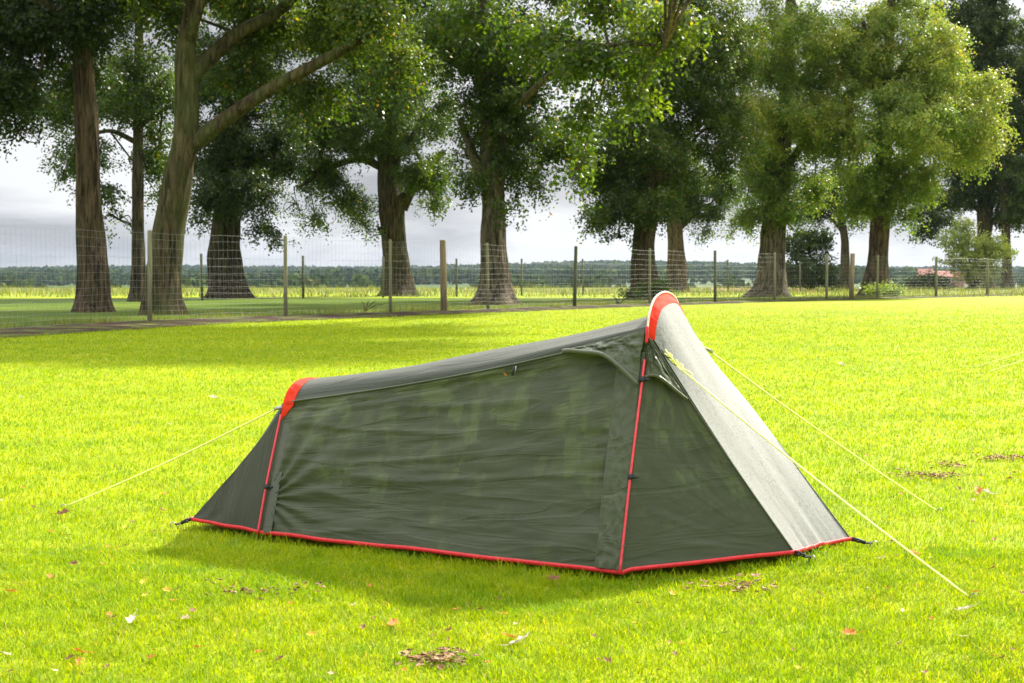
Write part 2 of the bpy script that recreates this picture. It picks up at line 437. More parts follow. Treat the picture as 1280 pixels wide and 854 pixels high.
def side(a, b):
    s = SR + a * (0 - SR); v = b * SEAM
    p = bo(s, v, wr_side(s, v))
    if b < .001: p.z += .010
    return p
o = patch('side_panel', side, 300, 110, M_FAB, tent, (1.62, .80))
o = patch('side_panel', lambda a, b: body(SR + a * -SR, 1 - b * SEAM), 60, 30, M_FAB, tent, (1.62, .80))
def rdrop(s, v):
    # the roof cloth meets the front hoop below its crown
    vv = min(v, 1 - v); k = max(0, min(1, (vv - .352) / .10)); k = k * k * (3 - 2 * k)
    t = (s - SR) / -SR
    return .070 * max(0, (t - .45) / .55) ** 1.25 * k
def roof(a, b):
    s = SR + a * -SR; v = SEAM + b * (1 - 2 * SEAM)
    e = min(1, b / .05, (1 - b) / .05)
    p = bo(s, v, .003 + .007 * N3(s * 2.2, v * 12, 2.2) * e * min(1, a / .05))
    return p - Vector((0, 0, rdrop(s, v)))
patch('roof_panel', roof, 160, 40, M_ROOF, tent, (1.62, .42))
# raised seam along the roof edge
sv, sf = tube([bo(SR + .02 + i / 60 * (1.60), SEAM, .004) for i in range(61)], .0035, 6)
obj('roof_seam', sv, sf, M_HEMB, tent, uv=[(i * .01, 0) for i in range(len(sv))])

# rear end panel
def G(px, py, z): return ground(px, py, z)
Lc = G(236, 655, .0); 
def s_of(p):
    d = p - O0; return d.dot(A), d.dot(P) - CQ, p.z
ls, lq, _ = s_of(Lc)
def rear(a, b):
    ea = min(1, max(0, (a - .33) / .34))
    H = body(SR, a); e = W(ls, lq + (-2 * lq) * ea, .012)
    # hollow, tensioned slope
    p = H.lerp(e, b)
    bul = math.sin(math.pi * b) * math.sin(math.pi * a)
    p -= Vector((0, 0, 1)) * .012 * bul
    p += Vector((0, 0, 1)) * .008 * N3(a * 9, b * 2.5, 3.3) * math.sin(math.pi * b)
    p += P * .008 * N3(a * 7, b * 6, 8.3) * math.sin(math.pi * b)
    return p
patch('rear_panel', rear, 90, 40, m_fabric('olive_rear', base=(.036, .041, .023), damp=False, wr=.8, coat=0, spec=.25, rough=.6), tent, (1.2, .6))

# front porch
NN = G(996, 694, .035); NF = G(1067, 677, .030)
SVT = .345
TN = bo(0, SVT, .004); TF = bo(0, 1 - SVT, .004)
def seamN(t):
    p = NN.lerp(TN, t); return p - Vector((0, 0, .012)) * math.sin(math.pi * t)
def seamF(t):
    p = NF.lerp(TF, t); return p - Vector((0, 0, -.012 - .040 * t)) * math.sin(math.pi * t)
def porchN(a, t):
    H = body(0, t * SVT)
    p = H.lerp(seamN(t), a)
    nrm = Vector((-.25, -.93, .25))
    e = math.sin(math.pi * a) * min(1, t / .05) * (1 - t)
    # folds radiating from the front corner
    dx, dy = (1 - a) * .55, t * .95
    an = math.atan2(dy, dx + .02); r = math.hypot(dx, dy)
    d = -.020 * math.sin(math.pi * a) * math.sin(math.pi * min(1, t * 1.1))
    d += e * (.008 * N3(an * 4.5, r * 1.2, 1.1) + .0045 * N3(an * 12, r * 2, 5.1) + .004 * N3(a * 6, t * 14, 2.7))
    if t < .001: p.z += .008 * (1 - a)
    return p + nrm * d
patch('porch_side', porchN, 90, 120, M_PORCH, tent, (.6, .95))
def porchF(a, t):
    return body(0, 1 - t * SVT).lerp(seamF(t), a)
patch('porch_side', porchF, 16, 30, M_PORCH, tent, (.6, .95))
def frontp(a, t):
    n, f = seamN(t), seamF(t)
    p = n.lerp(f, a)
    out = (A * .35 + Vector((0, 0, 1)))
    p = p + (body(0, SVT + min(1, max(0, a)) * (1 - 2 * SVT)) - TN.lerp(TF, a)) * t ** 3.2
    # hem lifts between the two pegs
    p += Vector((0, 0, 1)) * -.004 * (1 - t) ** 4 * math.sin(math.pi * a)
    p += A * (-.020) * (1 - t) ** 3 * math.sin(math.pi * a)
    e = math.sin(math.pi * a)
    p += out * e * (.006 * N3(a * 5, t * 2, 6.6) + .005 * math.exp(-t / .2) * N3(a * 16, t * 3, 2.6))
    return p + A * .012 * t
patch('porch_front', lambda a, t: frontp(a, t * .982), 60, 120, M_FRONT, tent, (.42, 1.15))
for fn, m in ((seamN, M_HEMB), (seamF, M_HEMB)):
    v_, f_ = tube([fn(t / 40) + Vector((-.1, -.2, .3)) * .006 for t in range(41)], .0035, 6)
    obj('porch_seam', v_, f_, m, tent, uv=[(i * .01, 0) for i in range(len(v_))])

# storm strip over the zip, beside the front pole
def strip(a, b):
    s = -.118 + .112 * a + .012 * (1 - b); v = .004 + b * .30
    e = min(1, a / .12, (1 - a) / .12)
    off = .004 + .008 * e * (1 + .9 * N3(a * 5, b * 9, 3.9)) + .004 * N3(a * 6 + 2, b * 26, 1.9) * e
    return bo(s, v, off)
patch('zip_flap', strip, 24, 120, M_FLAP, tent, (.11, .75))
def lsleeve(a, b):
    s = SR + .012 + .045 * a; v = .004 + b * .27
    return bo(s, v, .004 + .003 * math.sin(math.pi * a))
patch('pole_sleeve_strip', lsleeve, 8, 50, m_fabric('olive_sleeve', base=(.044, .054, .024), damp=False, wr=.5), tent, (.05, .5))

# awning over the door
def awn_edge(u):
    return (-.335 * (1 - u) - .012 * u, .352 - .098 * u ** 1.35)
def awn(u, b):
    s, vl = awn_edge(u)
    vu = .362
    v = vl + (vu - vl) * b
    lift = .062 * (1 - b) ** 1.0 * math.sin(math.pi * min(1, u * .92 + .04)) ** .6
    e = math.sin(math.pi * b) * min(1, u * 4)
    # folds pulled down from the hoop
    ws = .022 * N3(u * 6 + b * 2.5, b * 3 - u * 5, 5.5) + .013 * N3(u * 14, b * 5 + u * 6, 2.5) + .006 * N3(u * 30, b * 14, 3.5)
    return bo(s, v, .006 + lift + ws * e)
aw = patch('door_awning', awn, 80, 40, M_FLAP, tent, (.35, .3))
v_, f_ = tube([awn(i / 50, 0) + Vector((0, 0, .002)) for i in range(51)], .008, 6, flat=.6)
obj('awning_hem', v_, f_, M_HEMB, aw, uv=[(i * .01, 0) for i in range(len(v_))])
# small awning over the porch
def paw(a, b):
    tl = .755 + .045 * math.sin(math.pi * min(1, a * .85 + .12)) - .045 * a ** 2
    tt = .985
    t = tl + (tt - tl) * b
    p = porchN(a * .95 + .004, t)
    lift = .042 * (1 - b) ** .9 * (.1 + .9 * math.sin(math.pi * min(1, a)))
    ws = .016 * N3(a * 5 + 3, b * 4 + a * 4, 3.5) * math.sin(math.pi * b) + .010 * N3(a * 13, b * 12, 1.5) * math.sin(math.pi * b)
    return p + Vector((-.15, -.95, .1)) * (.006 + lift + ws)
pw = patch('porch_awning', paw, 50, 40, M_FLAP, tent, (.3, .3))
v_, f_ = tube([paw(i / 40, 0) for i in range(41)], .006, 6, flat=.5)
obj('awning_hem', v_, f_, M_HEMB, pw, uv=[(i * .01, 0) for i in range(len(v_))])

# red hoods over the hoop tops
def hoodF(a, b):
    v = .335 + a * .33
    H = bo(0, v, .012)
    tgt = frontp(min(1, max(0, (v - SVT) / (1 - 2 * SVT))), 0.978) + A * .003
    if v < SVT: tgt = seamN(.978 - (SVT - v) * .9)
    if v > 1 - SVT: tgt = seamF(.978 - (v - 1 + SVT) * .9)
    p = H.lerp(tgt, b * .98)
    return p + A * .004 * N3(a * 18, b * 3, 8.8) * math.sin(math.pi * b)
hd = patch('pole_hood', hoodF, 60, 10, M_RED, tent, (.5, .06))
def hoodback(a, b):
    v = .345 + a * .31
    return bo(0, v, .008) .lerp(bo(-.006, v, 0) - Vector((0, 0, rdrop(-.002, v) + .006)), b)
patch('hood_back', hoodback, 50, 6, M_RED, hd, (.5, .06))
v_, f_ = tube([bo(.002, .335 + i / 60 * .33, .013) for i in range(61)], .0042, 6)
obj('hood_piping', v_, f_, M_PIPE, hd)
def hoodR(a, b):
    v = .285 + a * .43
    wdt = .045 + .012 * math.sin(math.pi * a) if a > .02 else .02
    s0 = SR - .004; wdt *= min(1, .25 + a * 7) * min(1, .25 + (1 - a) * 7)
    v2 = v - .02 * b * (1 if a < .5 else -1) * (1 - abs(2 * a - 1))
    e = math.sin(math.pi * b)
    return bo(s0 + wdt * b, v2, .010 + .006 * e * N3(a * 15, b * 2.5 + a * 6, 4.8) - .006 * b)
patch('pole_hood', hoodR, 70, 16, M_RED, tent, (.55, .08))

# poles: the exposed red hoop legs
def pole(s, va, vb, off, n=24, r=.0048):
    v_, f_ = tube([bo(s, va + (vb - va) * i / (n - 1), off) + Vector((0, 0, -.004)) for i in range(n)], r, 8)
    return obj('pole', v_, f_, M_POLE, tent)
# full hoops; the top arch runs inside the hoods
pl = pole(.0, 0.0, .292, .016); pole(.0, 1.0, .70, .012); pole(0, .335, .665, .004, 40)
pr = pole(SR - .004, 0.0, .30, .013); pole(SR, 1.0, .70, .012); pole(SR, .30, .70, .003, 30)
v_, f_ = tube([bo(.001, .322 + i / 10 * .045, .015) for i in range(11)], .0055, 8); obj('pole_sleeve', v_, f_, M_REDTAPE, tent)
def clip(s, v, off):
    c = bo(s, v, off); t = (body(s, v + .02) - body(s, v - .02)).normalized()
    v1, f1 = tube([c - t * .010, c - t * .006, c + t * .006, c + t * .010], [.007, .010, .010, .007], 10)
    c2 = bo(s + .016, v, off * .5)
    v2, f2 = tube([c, c2, c2 + A * .012], [.005, .006, .004], 6)
    a_, b_ = join([(v1, f1), (v2, f2)])
    return obj('pole_clip', a_, b_, M_BLACK, tent)
clip(0, .135, .016); clip(0, .262, .018); clip(SR, .128, .013)

# red hem tape all round
def hem_pts():
    pts = []
    for i in range(13): pts.append(rear(0, 1 - i / 12))
    for i in range(1, 61): pts.append(body(SR + i / 60 * -SR, 0))
    for i in range(1, 21): pts.append(porchN(i / 20, 0))
    for i in range(1, 21): pts.append(frontp(i / 20, 0))
    for i in range(1, 9): pts.append(seamF(0).lerp(body(0, 1), i / 8))
    for i in range(1, 21): pts.append(body(-i / 20 * -SR, 1))
    for i in range(1, 9): pts.append(body(SR, 1).lerp(rear(1, 1), i / 8))
    for i in range(1, 9): pts.append(rear(1 - i / 8, 1))
    return pts
hp = hem_pts(); cen = W(-.7, 0, 0)
V, Fc = [], []
for i, p in enumerate(hp):
    out = (Vector((p.x - cen.x, p.y - cen.y, 0))).normalized()
    up = .006 * N3(p.x * 4, p.y * 4, 1)
    for (dz, do) in ((.006 + up, .004), (-.001 + up, .006), (-.009 + up, .005), (-.009 + up, .001), (.006 + up, .001)):
        V.append(p + out * do + Vector((0, 0, dz + .006)))
n5 = 5
for i in range(len(hp) - 1):
    for k in range(n5):
        Fc.append((i * n5 + k, i * n5 + (k + 1) % n5, (i + 1) * n5 + (k + 1) % n5, (i + 1) * n5 + k))
obj('hem_tape', V, Fc, M_REDTAPE, tent)

# corner webbing loops and pegs
def corner(p, d, L_):
    d = Vector(d).normalized(); s_ = d.cross(Vector((0, 0, 1)))
    e = p + d * L_; e.z = float(gz(e.x, e.y)) + .028
    pts = [p + Vector((0, 0, .004)), p.lerp(e, .5) + Vector((0, 0, .004)), e]
    v1, f1 = tube(pts, [.009, .008, .007], 8, flat=.35)
    v2, f2 = tube([p.lerp(e, .45) - s_ * .011, p.lerp(e, .45) + s_ * .011], .006, 6)
    v3, f3 = tube([e + s_ * .010 * math.cos(a_) + d * .012 * (1 + math.sin(a_)) for a_ in [k * math.pi / 4 for k in range(9)]], .003, 5, caps=False)
    a_, b_ = join([(v1, f1), (v2, f2), (v3, f3)])
    obj('corner_loop', a_, b_, M_BLACK, tent)
    return e + d * .018
def peg(p, d, lab):
    d = Vector(d).normalized()
    top = p + Vector((0, 0, .004)) + d * .004
    bot = p - d * .05 + Vector((0, 0, -.13))
    hk = [bot, top, top + d * .012 + Vector((0, 0, .006)), top + d * .022 + Vector((0, 0, .0)), top + d * .024 + Vector((0, 0, -.012))]
    v_, f_ = tube(hk, .0024, 7)
    o = obj('tent_peg', v_, f_, M_PEG, origin=p)
    tag(o, lab, 'tent peg', 'tent pegs holding the tent corners')
dd = -A
e1 = corner(W(ls, lq, .012), (-.75, -.45, 0), .045); peg(e1, (-.75, -.45, 0), 'metal peg in the black loop at the low rear corner of the tent, far left')
e2 = corner(NN, (.55, -.75, 0), .055); peg(e2, (.55, -.75, 0), 'metal peg in the black loop below the near corner of the pale front panel')
e3 = corner(NF, (.95, -.15, 0), .055); peg(e3, (.95, -.15, 0), 'metal peg in the black loop at the rightmost corner of the pale front panel')

# zip pull on the side
zp = bo(-.545, .340, .012)
v1, f1 = tube([zp, zp + Vector((-.004, -.004, -.012)), zp + Vector((-.008, -.004, -.030)), zp + Vector((-.007, -.003, -.034))], [.003, .005, .006, .004], 8)
obj('zip_pull', v1, f1, M_BLACK, tent)
v1, f1 = tube([zp + Vector((.006, -.006, .002)), zp + Vector((.002, -.008, -.026))], .0025, 6)
obj('zip_slider', v1, f1, M_METAL, tent)

# guy ropes
def rope(pts, r=.0036): return tube(pts, r, 6)
def sagline(a, b, n=24, sag=.012):
    return [a.lerp(b, i / n) - Vector((0, 0, sag * math.sin(math.pi * i / n))) for i in range(n + 1)]
gA = at(846, 457, 5.17); eA = G(1217, 750, -.015)
parts = [rope(sagline(gA, eA))]
q = gA
for k in range(7):   # loose knotted slack and tab
    q1 = gA + Vector((-.045 + .013 * k, -.012 - .006 * (k % 2), .045 - .012 * k + .010 * ((k * 7) % 3)))
    q2 = q1 + Vector((.02 * math.cos(k * 2.1), -.006, .018 * math.sin(k * 2.1)))
    parts.append(tube(catmull([q1, q1.lerp(q2, .5) + Vector((.006, -.01, -.012)), q2, gA], 12), .0019, 5))
a_, b_ = join(parts); gr = obj('guy_rope', a_, b_, M_CORD, tent)
v_, f_ = tube([gA + Vector((-.055, .015, .055)), gA + Vector((-.03, 0, .03)), gA], [.008, .007, .005], 6, flat=.3); obj('guy_tab', v_, f_, M_HEMB, gr)
gB0 = at(853, 404, 5.52); gB = at(871, 427, 5.60); eB = G(1174, 640, -.015)
v_, f_ = tube([gB0, gB0.lerp(gB, .5) - Vector((0, 0, .004)), gB], [.004, .006, .005], 8, flat=.6)
gr2 = obj('guy_rope', *join([rope(sagline(gB, eB)), tube(catmull([gB, gB + Vector((.02, 0, -.004)), gB + Vector((.03, 0, -.022)), gB + Vector((.055, 0, -.030))], 14), .0026, 5)]), M_CORD, tent)
obj('guy_strap', v_, f_, M_BLACK, gr2)
tp = gB.lerp(eB, .045)
v_, f_ = box(tp, (.035, .012, .008), (eB - gB).to_track_quat('X', 'Z').to_matrix()); obj('line_tensioner', v_, f_, M_METAL, gr2)
gC = bo(SR - .01, .315, .016) + Vector((-.012, -.004, .004)); eC = G(80, 634, -.015)
gr3 = obj('guy_rope', *rope(sagline(gC, eC)), M_CORD, tent)
v_, f_ = tube([gC + Vector((.02, 0, .004)), gC, gC + (eC - gC).normalized() * .02], [.007, .008, .005], 7, flat=.6); obj('line_tensioner', v_, f_, M_METAL, gr3)
for e_, lab, d_ in ((eA, 'metal peg where the long right front guy rope meets the grass', (1, -.8, 0)), (eB, 'metal peg where the far right guy rope meets the grass', (1, -.2, 0)), (eC, 'metal peg where the left rear guy rope meets the grass', (-1, -.3, 0))):
    p_ = Vector((e_.x, e_.y, float(gz(e_.x, e_.y)) + .012)); peg(p_, d_, lab)
# guy ropes of a neighbouring tent that stands out of frame
for k, (a, b, lab) in enumerate((((1224, 458), (1282, 440), 'upper of two yellow guy ropes entering the lawn at the right edge'), ((1238, 465), (1282, 450), 'lower of two yellow guy ropes entering the lawn at the right edge'))):
    g0 = G(a[0], a[1], -.01); far = Vector((g0.x + 3.2, g0.y + .6 * k, 0))
    slope = (b[1] - a[1]) / (b[0] - a[0])
    far.z = CAMZ - ((a[1] + slope * ((far.x / far.y * F + CX) - a[0])) - HZ) / F * far.y
    v_, f_ = tube([g0, g0.lerp(far, .5), far], .008, 6)
    tag(obj('guy_rope', v_, f_, M_CORD, origin=g0), lab, 'guy rope', 'yellow guy ropes at the right edge of the lawn')

# ------------------------------------------------------------------ grass blades
def inside_tent(x, y):
    dx, dy = x - O0.x, y - O0.y
    s = dx * A.x + dy * A.y; q = dx * P.x + dy * P.y - CQ
    hw = np.where(s < SR, .352 + (s - SR) / (ls - SR) * (-lq - .352), np.where(s < 0, .352 + (s - SR) / -SR * (.113), .465))
    body_ = (s > ls) & (s < 0) & (np.abs(q) < hw - .012)
    ns, nq, _ = s_of(NN); fs, fq, _ = s_of(NF)
    t = np.clip(s / ns, 0, 1); t2 = np.clip(s / fs, 0, 1)
    lo = -.465 + (nq + .465) * t; hi = .465 + (fq - .465) * t2
    por = (s >= 0) & (s < (ns + fs) / 2 - .02) & (q > lo + .012) & (q < hi - .012)
    return body_ | por
def FX(y):
    return np.interp(y, [18, 22.5, 27.6, 32.5, 36.7, 40.5, 44.5, 49.2, 57.5, 66.7], [-12.6, -11.6, -9.95, -8.3, -5.9, -3.5, -.8, 2.2, 8.2, 15.9])
def grass():
    n1 = 170000; n2 = 480000
    def samp(n, d0, d1, pw):
        u = rng.random(n)
        if pw == 0: d = np.sqrt(d0 ** 2 + u * (d1 ** 2 - d0 ** 2))
        else: d = d0 * (d1 / d0) ** u
        x = (rng.random(n) * 2 - 1) * (.36 * d * 1.12 + .35)
        return x, d
    xa, da = samp(n1, 2.9, 5.6, 0); xb, db = samp(n2, 5.6, 60, 1)
    x = np.concatenate([xa, xb]); y = np.concatenate([da, db])
    k = ~inside_tent(x, y); k &= (y < 30) | (rng.random(len(x)) < (60 - y) / 40)
    k &= (y < 26) | (x > FX(y) + 1.8)
    x, y = x[k], y[k]
    n = len(x)
    # clumping
    cl = np.sin(x * 9.1 + 1.7 * np.sin(y * 6.3)) * np.sin(y * 11.3 + 1.3 * np.sin(x * 7.7)) + .5 * np.sin(x * 23 + y * 17) * np.sin(y * 29 - x * 13)
    h = (.022 + .011 * rng.random(n) + .007 * cl) * np.where(rng.random(n) < .05, 1.35, 1)
    sc_ = np.clip(y / 5.6, 1, 7)
    near_hem = inside_tent(x, y + .06) & (rng.random(n) < .45)
    h = np.where(near_hem, h * 1.5, h)
    h = np.clip(h, .012, .06) * (1 + .05 * (sc_ - 1))
    dt = np.minimum(np.abs((x - O0.x) * P.x + (y - O0.y) * P.y), 9)
    wd = (.0012 + .0008 * rng.random(n)) * sc_ ** .8
    az = rng.random(n) * 2 * np.pi; ln = (.25 + .75 * rng.random(n)) * h
    bx, by = np.cos(az), np.sin(az); wa = az + np.pi / 2 + rng.normal(0, .5, n); wx, wy = np.cos(wa), np.sin(wa)
    z = gz(x, y) - .004
    V = np.empty((n, 5, 3), dtype=np.float32)
    for j, (f, lh, ww) in enumerate(((0, 0, 1), (0, 0, -1), (.38, .58, .85), (.38, .58, -.85))):
        V[:, j, 0] = x + bx * ln * f + wx * wd * ww; V[:, j, 1] = y + by * ln * f + wy * wd * ww; V[:, j, 2] = z + h * lh
    V[:, 4, 0] = x + bx * ln; V[:, 4, 1] = y + by * ln; V[:, 4, 2] = z + h * (.8 + .2 * rng.random(n))
    b = np.arange(n)[:, None] * 5
    quads = b + np.array([[0, 1, 3, 2]]); tris = b + np.array([[2, 3, 4]])
    me = bpy.data.meshes.new('grass')
    me.vertices.add(n * 5); me.vertices.foreach_set('co', V.ravel())
    li = np.concatenate([quads.ravel(), tris.ravel()]).astype(np.int32)
    me.loops.add(len(li)); me.loops.foreach_set('vertex_index', li)
    me.polygons.add(2 * n)
    me.polygons.foreach_set('loop_start', np.concatenate([np.arange(n) * 4, n * 4 + np.arange(n) * 3]).astype(np.int32))
    me.polygons.foreach_set('loop_total', np.concatenate([np.full(n, 4), np.full(n, 3)]).astype(np.int32))
    me.update(calc_edges=True)
    r = np.clip(rng.normal(.45, .2, n), 0, .95); r[rng.random(n) < .02] = 1.0
    for nm, a in (('rnd', np.repeat(r, 5)), ('hgt', np.tile([0, 0, .55, .55, 1.], n))):
        t = me.attributes.new(nm, 'FLOAT', 'POINT'); t.data.foreach_set('value', a.astype(np.float32))
    me.materials.append(MGR)
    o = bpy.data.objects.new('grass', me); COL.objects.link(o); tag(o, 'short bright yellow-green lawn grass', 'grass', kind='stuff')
grass()

# ------------------------------------------------------------------ fence
def spline_at(pts, n): return [Vector(p) for p in catmull(pts, n)]
POSTS = [(187, 32.5, .055, 0), (357, 36.7, .05, 0), (488, 40.5, .045, 0), (555, 42.6, .098, 1), (610, 44.5, .045, 0), (718, 49.2, .06, 2), (812, 53.5, .05, 0), (894, 57.5, .06, 2),
         (968, 62, .055, 0), (1033, 65, .06, 0), (1064, 66.7, .11, 1), (1096, 69, .055, 0), (1170, 74.5, .07, 0), (1234, 79.6, .075, 0)]
fence = empty('wire_fence', (0, 50, 0)); tag(fence, 'tall wire mesh fence on round wooden posts, nearer of the two fences', 'fence')
pp = []
for i, (px, Y, r, kind) in enumerate(POSTS):
    g = Vector(((px - CX) / F * Y, Y, 0)); tp = Vector((random.uniform(-.035, .035), random.uniform(-.03, .03), 2.12 if kind != 1 else 2.16))
    if px == 187: tp.x = .03
    if px == 718: tp.x = .05
    v_, f_ = tube([g - Vector((0, 0, .3)), g + tp * .5, g + tp * .985, g + tp], [r * 1.05, r, r * .97, r * .8], 12)
    obj('post', v_, f_, [M_POST, M_POST2, M_POSTD][kind], fence); pp.append(g)
pre = [Vector((-12.6, 18, 0)), Vector((-11.6, 22.5, 0)), Vector((-9.95, 27.6, 0))]
post = [Vector((31.0, 86, 0)), Vector((36, 93, 0))]
for g in [pre[1], pre[0]] + post:
    v_, f_ = tube([g - Vector((0, 0, .3)), g + Vector((0, 0, 2.1))], .055, 10); obj('post', v_, f_, M_POST, fence)
line = pre + pp + post
def mesh_wires(line, name, parent, hz, vstep, r, sag=.02):
    pts = catmull(line, 400)
    d = [0]
    for i in range(1, len(pts)): d.append(d[-1] + float(np.linalg.norm(pts[i] - pts[i - 1])))
    V, Fc = [], []
    def prism(a, b, rr):
        n = len(V); t = (b - a).normalized(); u = Vector((0, 0, 1)) if abs(t.z) < .5 else Vector((1, 0, 0)); s_ = t.cross(u).normalized(); u2 = s_.cross(t)
        for p in (a, b):
            for k in range(3):
                an = k * 2 * math.pi / 3; V.append(p + s_ * math.cos(an) * rr + u2 * math.sin(an) * rr)
        for k in range(3): Fc.append((n + k, n + (k + 1) % 3, n + 3 + (k + 1) % 3, n + 3 + k))
    P3 = [Vector(p) for p in pts]
    for z in hz:
        for i in range(0, len(P3) - 1, 2):
            j = min(i + 2, len(P3) - 1)
            zz = z + .012 * math.sin(i * .5 + z * 3)
            zj = z + .012 * math.sin(j * .5 + z * 3)
            prism(P3[i] + Vector((0, -.06, zz)), P3[j] + Vector((0, -.06, zj)), r * (1.3 if z in (hz[0], hz[-1]) else 1))
    x = 0; i = 0
    while x < d[-1]:
        while i < len(d) - 2 and d[i + 1] < x: i += 1
        t = (x - d[i]) / (d[i + 1] - d[i] + 1e-9); p = P3[i].lerp(P3[i + 1], t)
        prism(p + Vector((0, -.06, hz[0])), p + Vector((.012 * math.sin(x), -.06, hz[-1])), r * .85)
        x += vstep
    return obj(name, V, Fc, M_WIRE, parent, smooth=False)
hzs = [.06, .17, .28, .40, .53, .67, .82, .98, 1.14, 1.32, 1.50, 1.70, 1.9, 2.05]
mesh_wires(line, 'wire_mesh', fence, hzs, .16, .0021)
back = empty('wire_fence', (0, 75, 0)); tag(back, 'far wire mesh fence on thin dark posts, running behind the tree trunks', 'fence')
BP = [(253, 64, 2.1), (379, 70, 2.1), (479, 73, 2.1), (571, 77, 2.05), (652, 81, 2.1), (729, 86, 2.15), (910, 98, 2.25), (1000, 104, 2.2)]
bl = []
for px, Y, h in BP:
    g = Vector(((px - CX) / F * Y, Y, 0)); bl.append(g)
    v_, f_ = tube([g - Vector((0, 0, .3)), g + Vector((random.uniform(-.05, .05), 0, h))], .06, 8); obj('post', v_, f_, M_POSTD, back)
mesh_wires([Vector((-22, 57, 0)), Vector((-18, 60.5, 0))] + bl, 'wire_mesh', back, hzs[::2], .32, .0024)

# mulch strip below the fence, and litter in it
def m_mulch():
    n = NT('mulch'); p = n.pos()
    a = n.noise(p, 9, 6, .75); b = n.noise(p, 1.2, 3)
    c = n.ramp(a, [(.3, (.035, .018, .012)), (.5, (.036, .019, .011)), (.66, (.085, .042, .022)), (.75, (.24, .14, .07))])
    c = n.mix(n.math('MULTIPLY', n.ramp(b, [(.48, (0,) * 3), (.62, (1,) * 3)]), .7), c, (.11, .15, .02))
    return n.finish(n.bsdf(c, .9, .2, n.bump(a, 1.0, .05)))
MM = m_mulch()
LP = catmull(line, 260)
V, Fc = [], []
for i, p in enumerate(LP):
    t = LP[min(i + 1, 259)] - LP[max(i - 1, 0)]; t /= np.linalg.norm(t); nn = np.array([-t[1], t[0], 0])
    if nn[1] < 0: nn = -nn
    kf = max(0, min(1, (60 - p[1]) / 25)); wN = .8 + 1.2 * kf + .3 * N3(i * .35, 0, 0); wF = .8 + .6 * kf + .4 * N3(i * .3, 5, 0)
    for k, (f, z) in enumerate(((-wN, .004), (-wN * .5, .035 + .02 * N3(i, 1, 1)), (0, .05), (wF * .5, .035 + .02 * N3(i, 2, 2)), (wF, .004))):
        q = p + nn * f; V.append((q[0], q[1], float(gz(q[0], q[1])) + z + .004))
for i in range(259):
    for k in range(4): Fc.append((i * 5 + k, i * 5 + k + 1, (i + 1) * 5 + k + 1, (i + 1) * 5 + k))
tag(obj('mulch_strip', V, Fc, MM), kind='structure')

# duller uncut grass between the fence and the trees, darkened to hold tree shade
n = NT('rough_grass_painted_shade'); p_ = n.pos(); a_ = n.noise(p_, 3.0, 6, .7); b_ = n.noise(p_, .25, 3)
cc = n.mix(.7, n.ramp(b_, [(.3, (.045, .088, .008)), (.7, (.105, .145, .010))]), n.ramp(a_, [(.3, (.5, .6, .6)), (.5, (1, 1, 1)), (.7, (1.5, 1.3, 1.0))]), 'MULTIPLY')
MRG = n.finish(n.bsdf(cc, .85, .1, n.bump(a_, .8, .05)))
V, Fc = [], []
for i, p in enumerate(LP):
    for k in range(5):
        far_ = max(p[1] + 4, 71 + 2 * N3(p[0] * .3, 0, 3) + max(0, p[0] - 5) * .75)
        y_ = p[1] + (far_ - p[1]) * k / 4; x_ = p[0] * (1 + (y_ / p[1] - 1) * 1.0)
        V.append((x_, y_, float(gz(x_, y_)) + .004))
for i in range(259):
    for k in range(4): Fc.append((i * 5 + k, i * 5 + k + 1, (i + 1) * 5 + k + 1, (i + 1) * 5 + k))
tag(obj('rough_grass_painted_shade', V, Fc, MRG), kind='structure')

# ploughed strip and distant fields
def strip_field(name, pts, mat, z=.02):
    V = [(p[0], p[1], float(gz(p[0], p[1])) + z) for p in pts]
    tag(obj(name, V, [tuple(range(len(V)))], mat, smooth=False), kind='structure')
n = NT('ploughed_soil'); p_ = n.pos(); MPS = n.finish(n.bsdf(n.ramp(n.noise(n.map(p_, (.2, 2, 1)), 1.0, 4), [(.3, (.26, .15, .09)), (.7, (.42, .27, .17))]), .9, .1))
strip_field('ploughed_field', [(15.5, 99), (21.5, 99), (27, 134), (17.5, 134)], MPS)

# ------------------------------------------------------------------ trees
BARK_A = m_bark('brown_bark', (.085, .058, .034), .2)
BARK_B = m_bark('dark_bark', (.055, .042, .026), .2)
BARK_C = m_bark('mossy_bark', (.07, .056, .026), .45)
BARK_D = m_bark('grey_bark', (.125, .10, .068), .15)
G_DARK = [(0, (.010, .024, .003)), (.6, (.030, .056, .006)), (.93, (.070, .10, .010)), (1, (.18, .13, .02))]
G_MID = [(0, (.018, .040, .006)), (.55, (.050, .090, .012)), (.88, (.11, .145, .02)), (.96, (.18, .15, .03)), (1, (.26, .13, .03))]
G_LIGHT = [(0, (.08, .14, .022)), (.5, (.145, .225, .035)), (.82, (.26, .30, .055)), (.94, (.34, .30, .06)), (1, (.40, .22, .05))]  # light greens brightened to stand for sunlight on the right trees' fronts
L_DARK = m_leaf('dark_leaves', G_DARK, (2.6, 2.6, .6), trans=.42); L_MID = m_leaf('mid_leaves', G_MID, (2.4, 2.4, .5), trans=.48); L_LIGHT = m_leaf('sun_toned_light_leaves', G_LIGHT, (1.45, 1.5, .75), trans=.5)
L_OAK = m_leaf('oak_leaves', [(0, (.025, .055, .006)), (.6, (.06, .11, .010)), (.93, (.12, .16, .02)), (1, (.25, .17, .03))], (2.2, 2.1, .5), trans=.5)

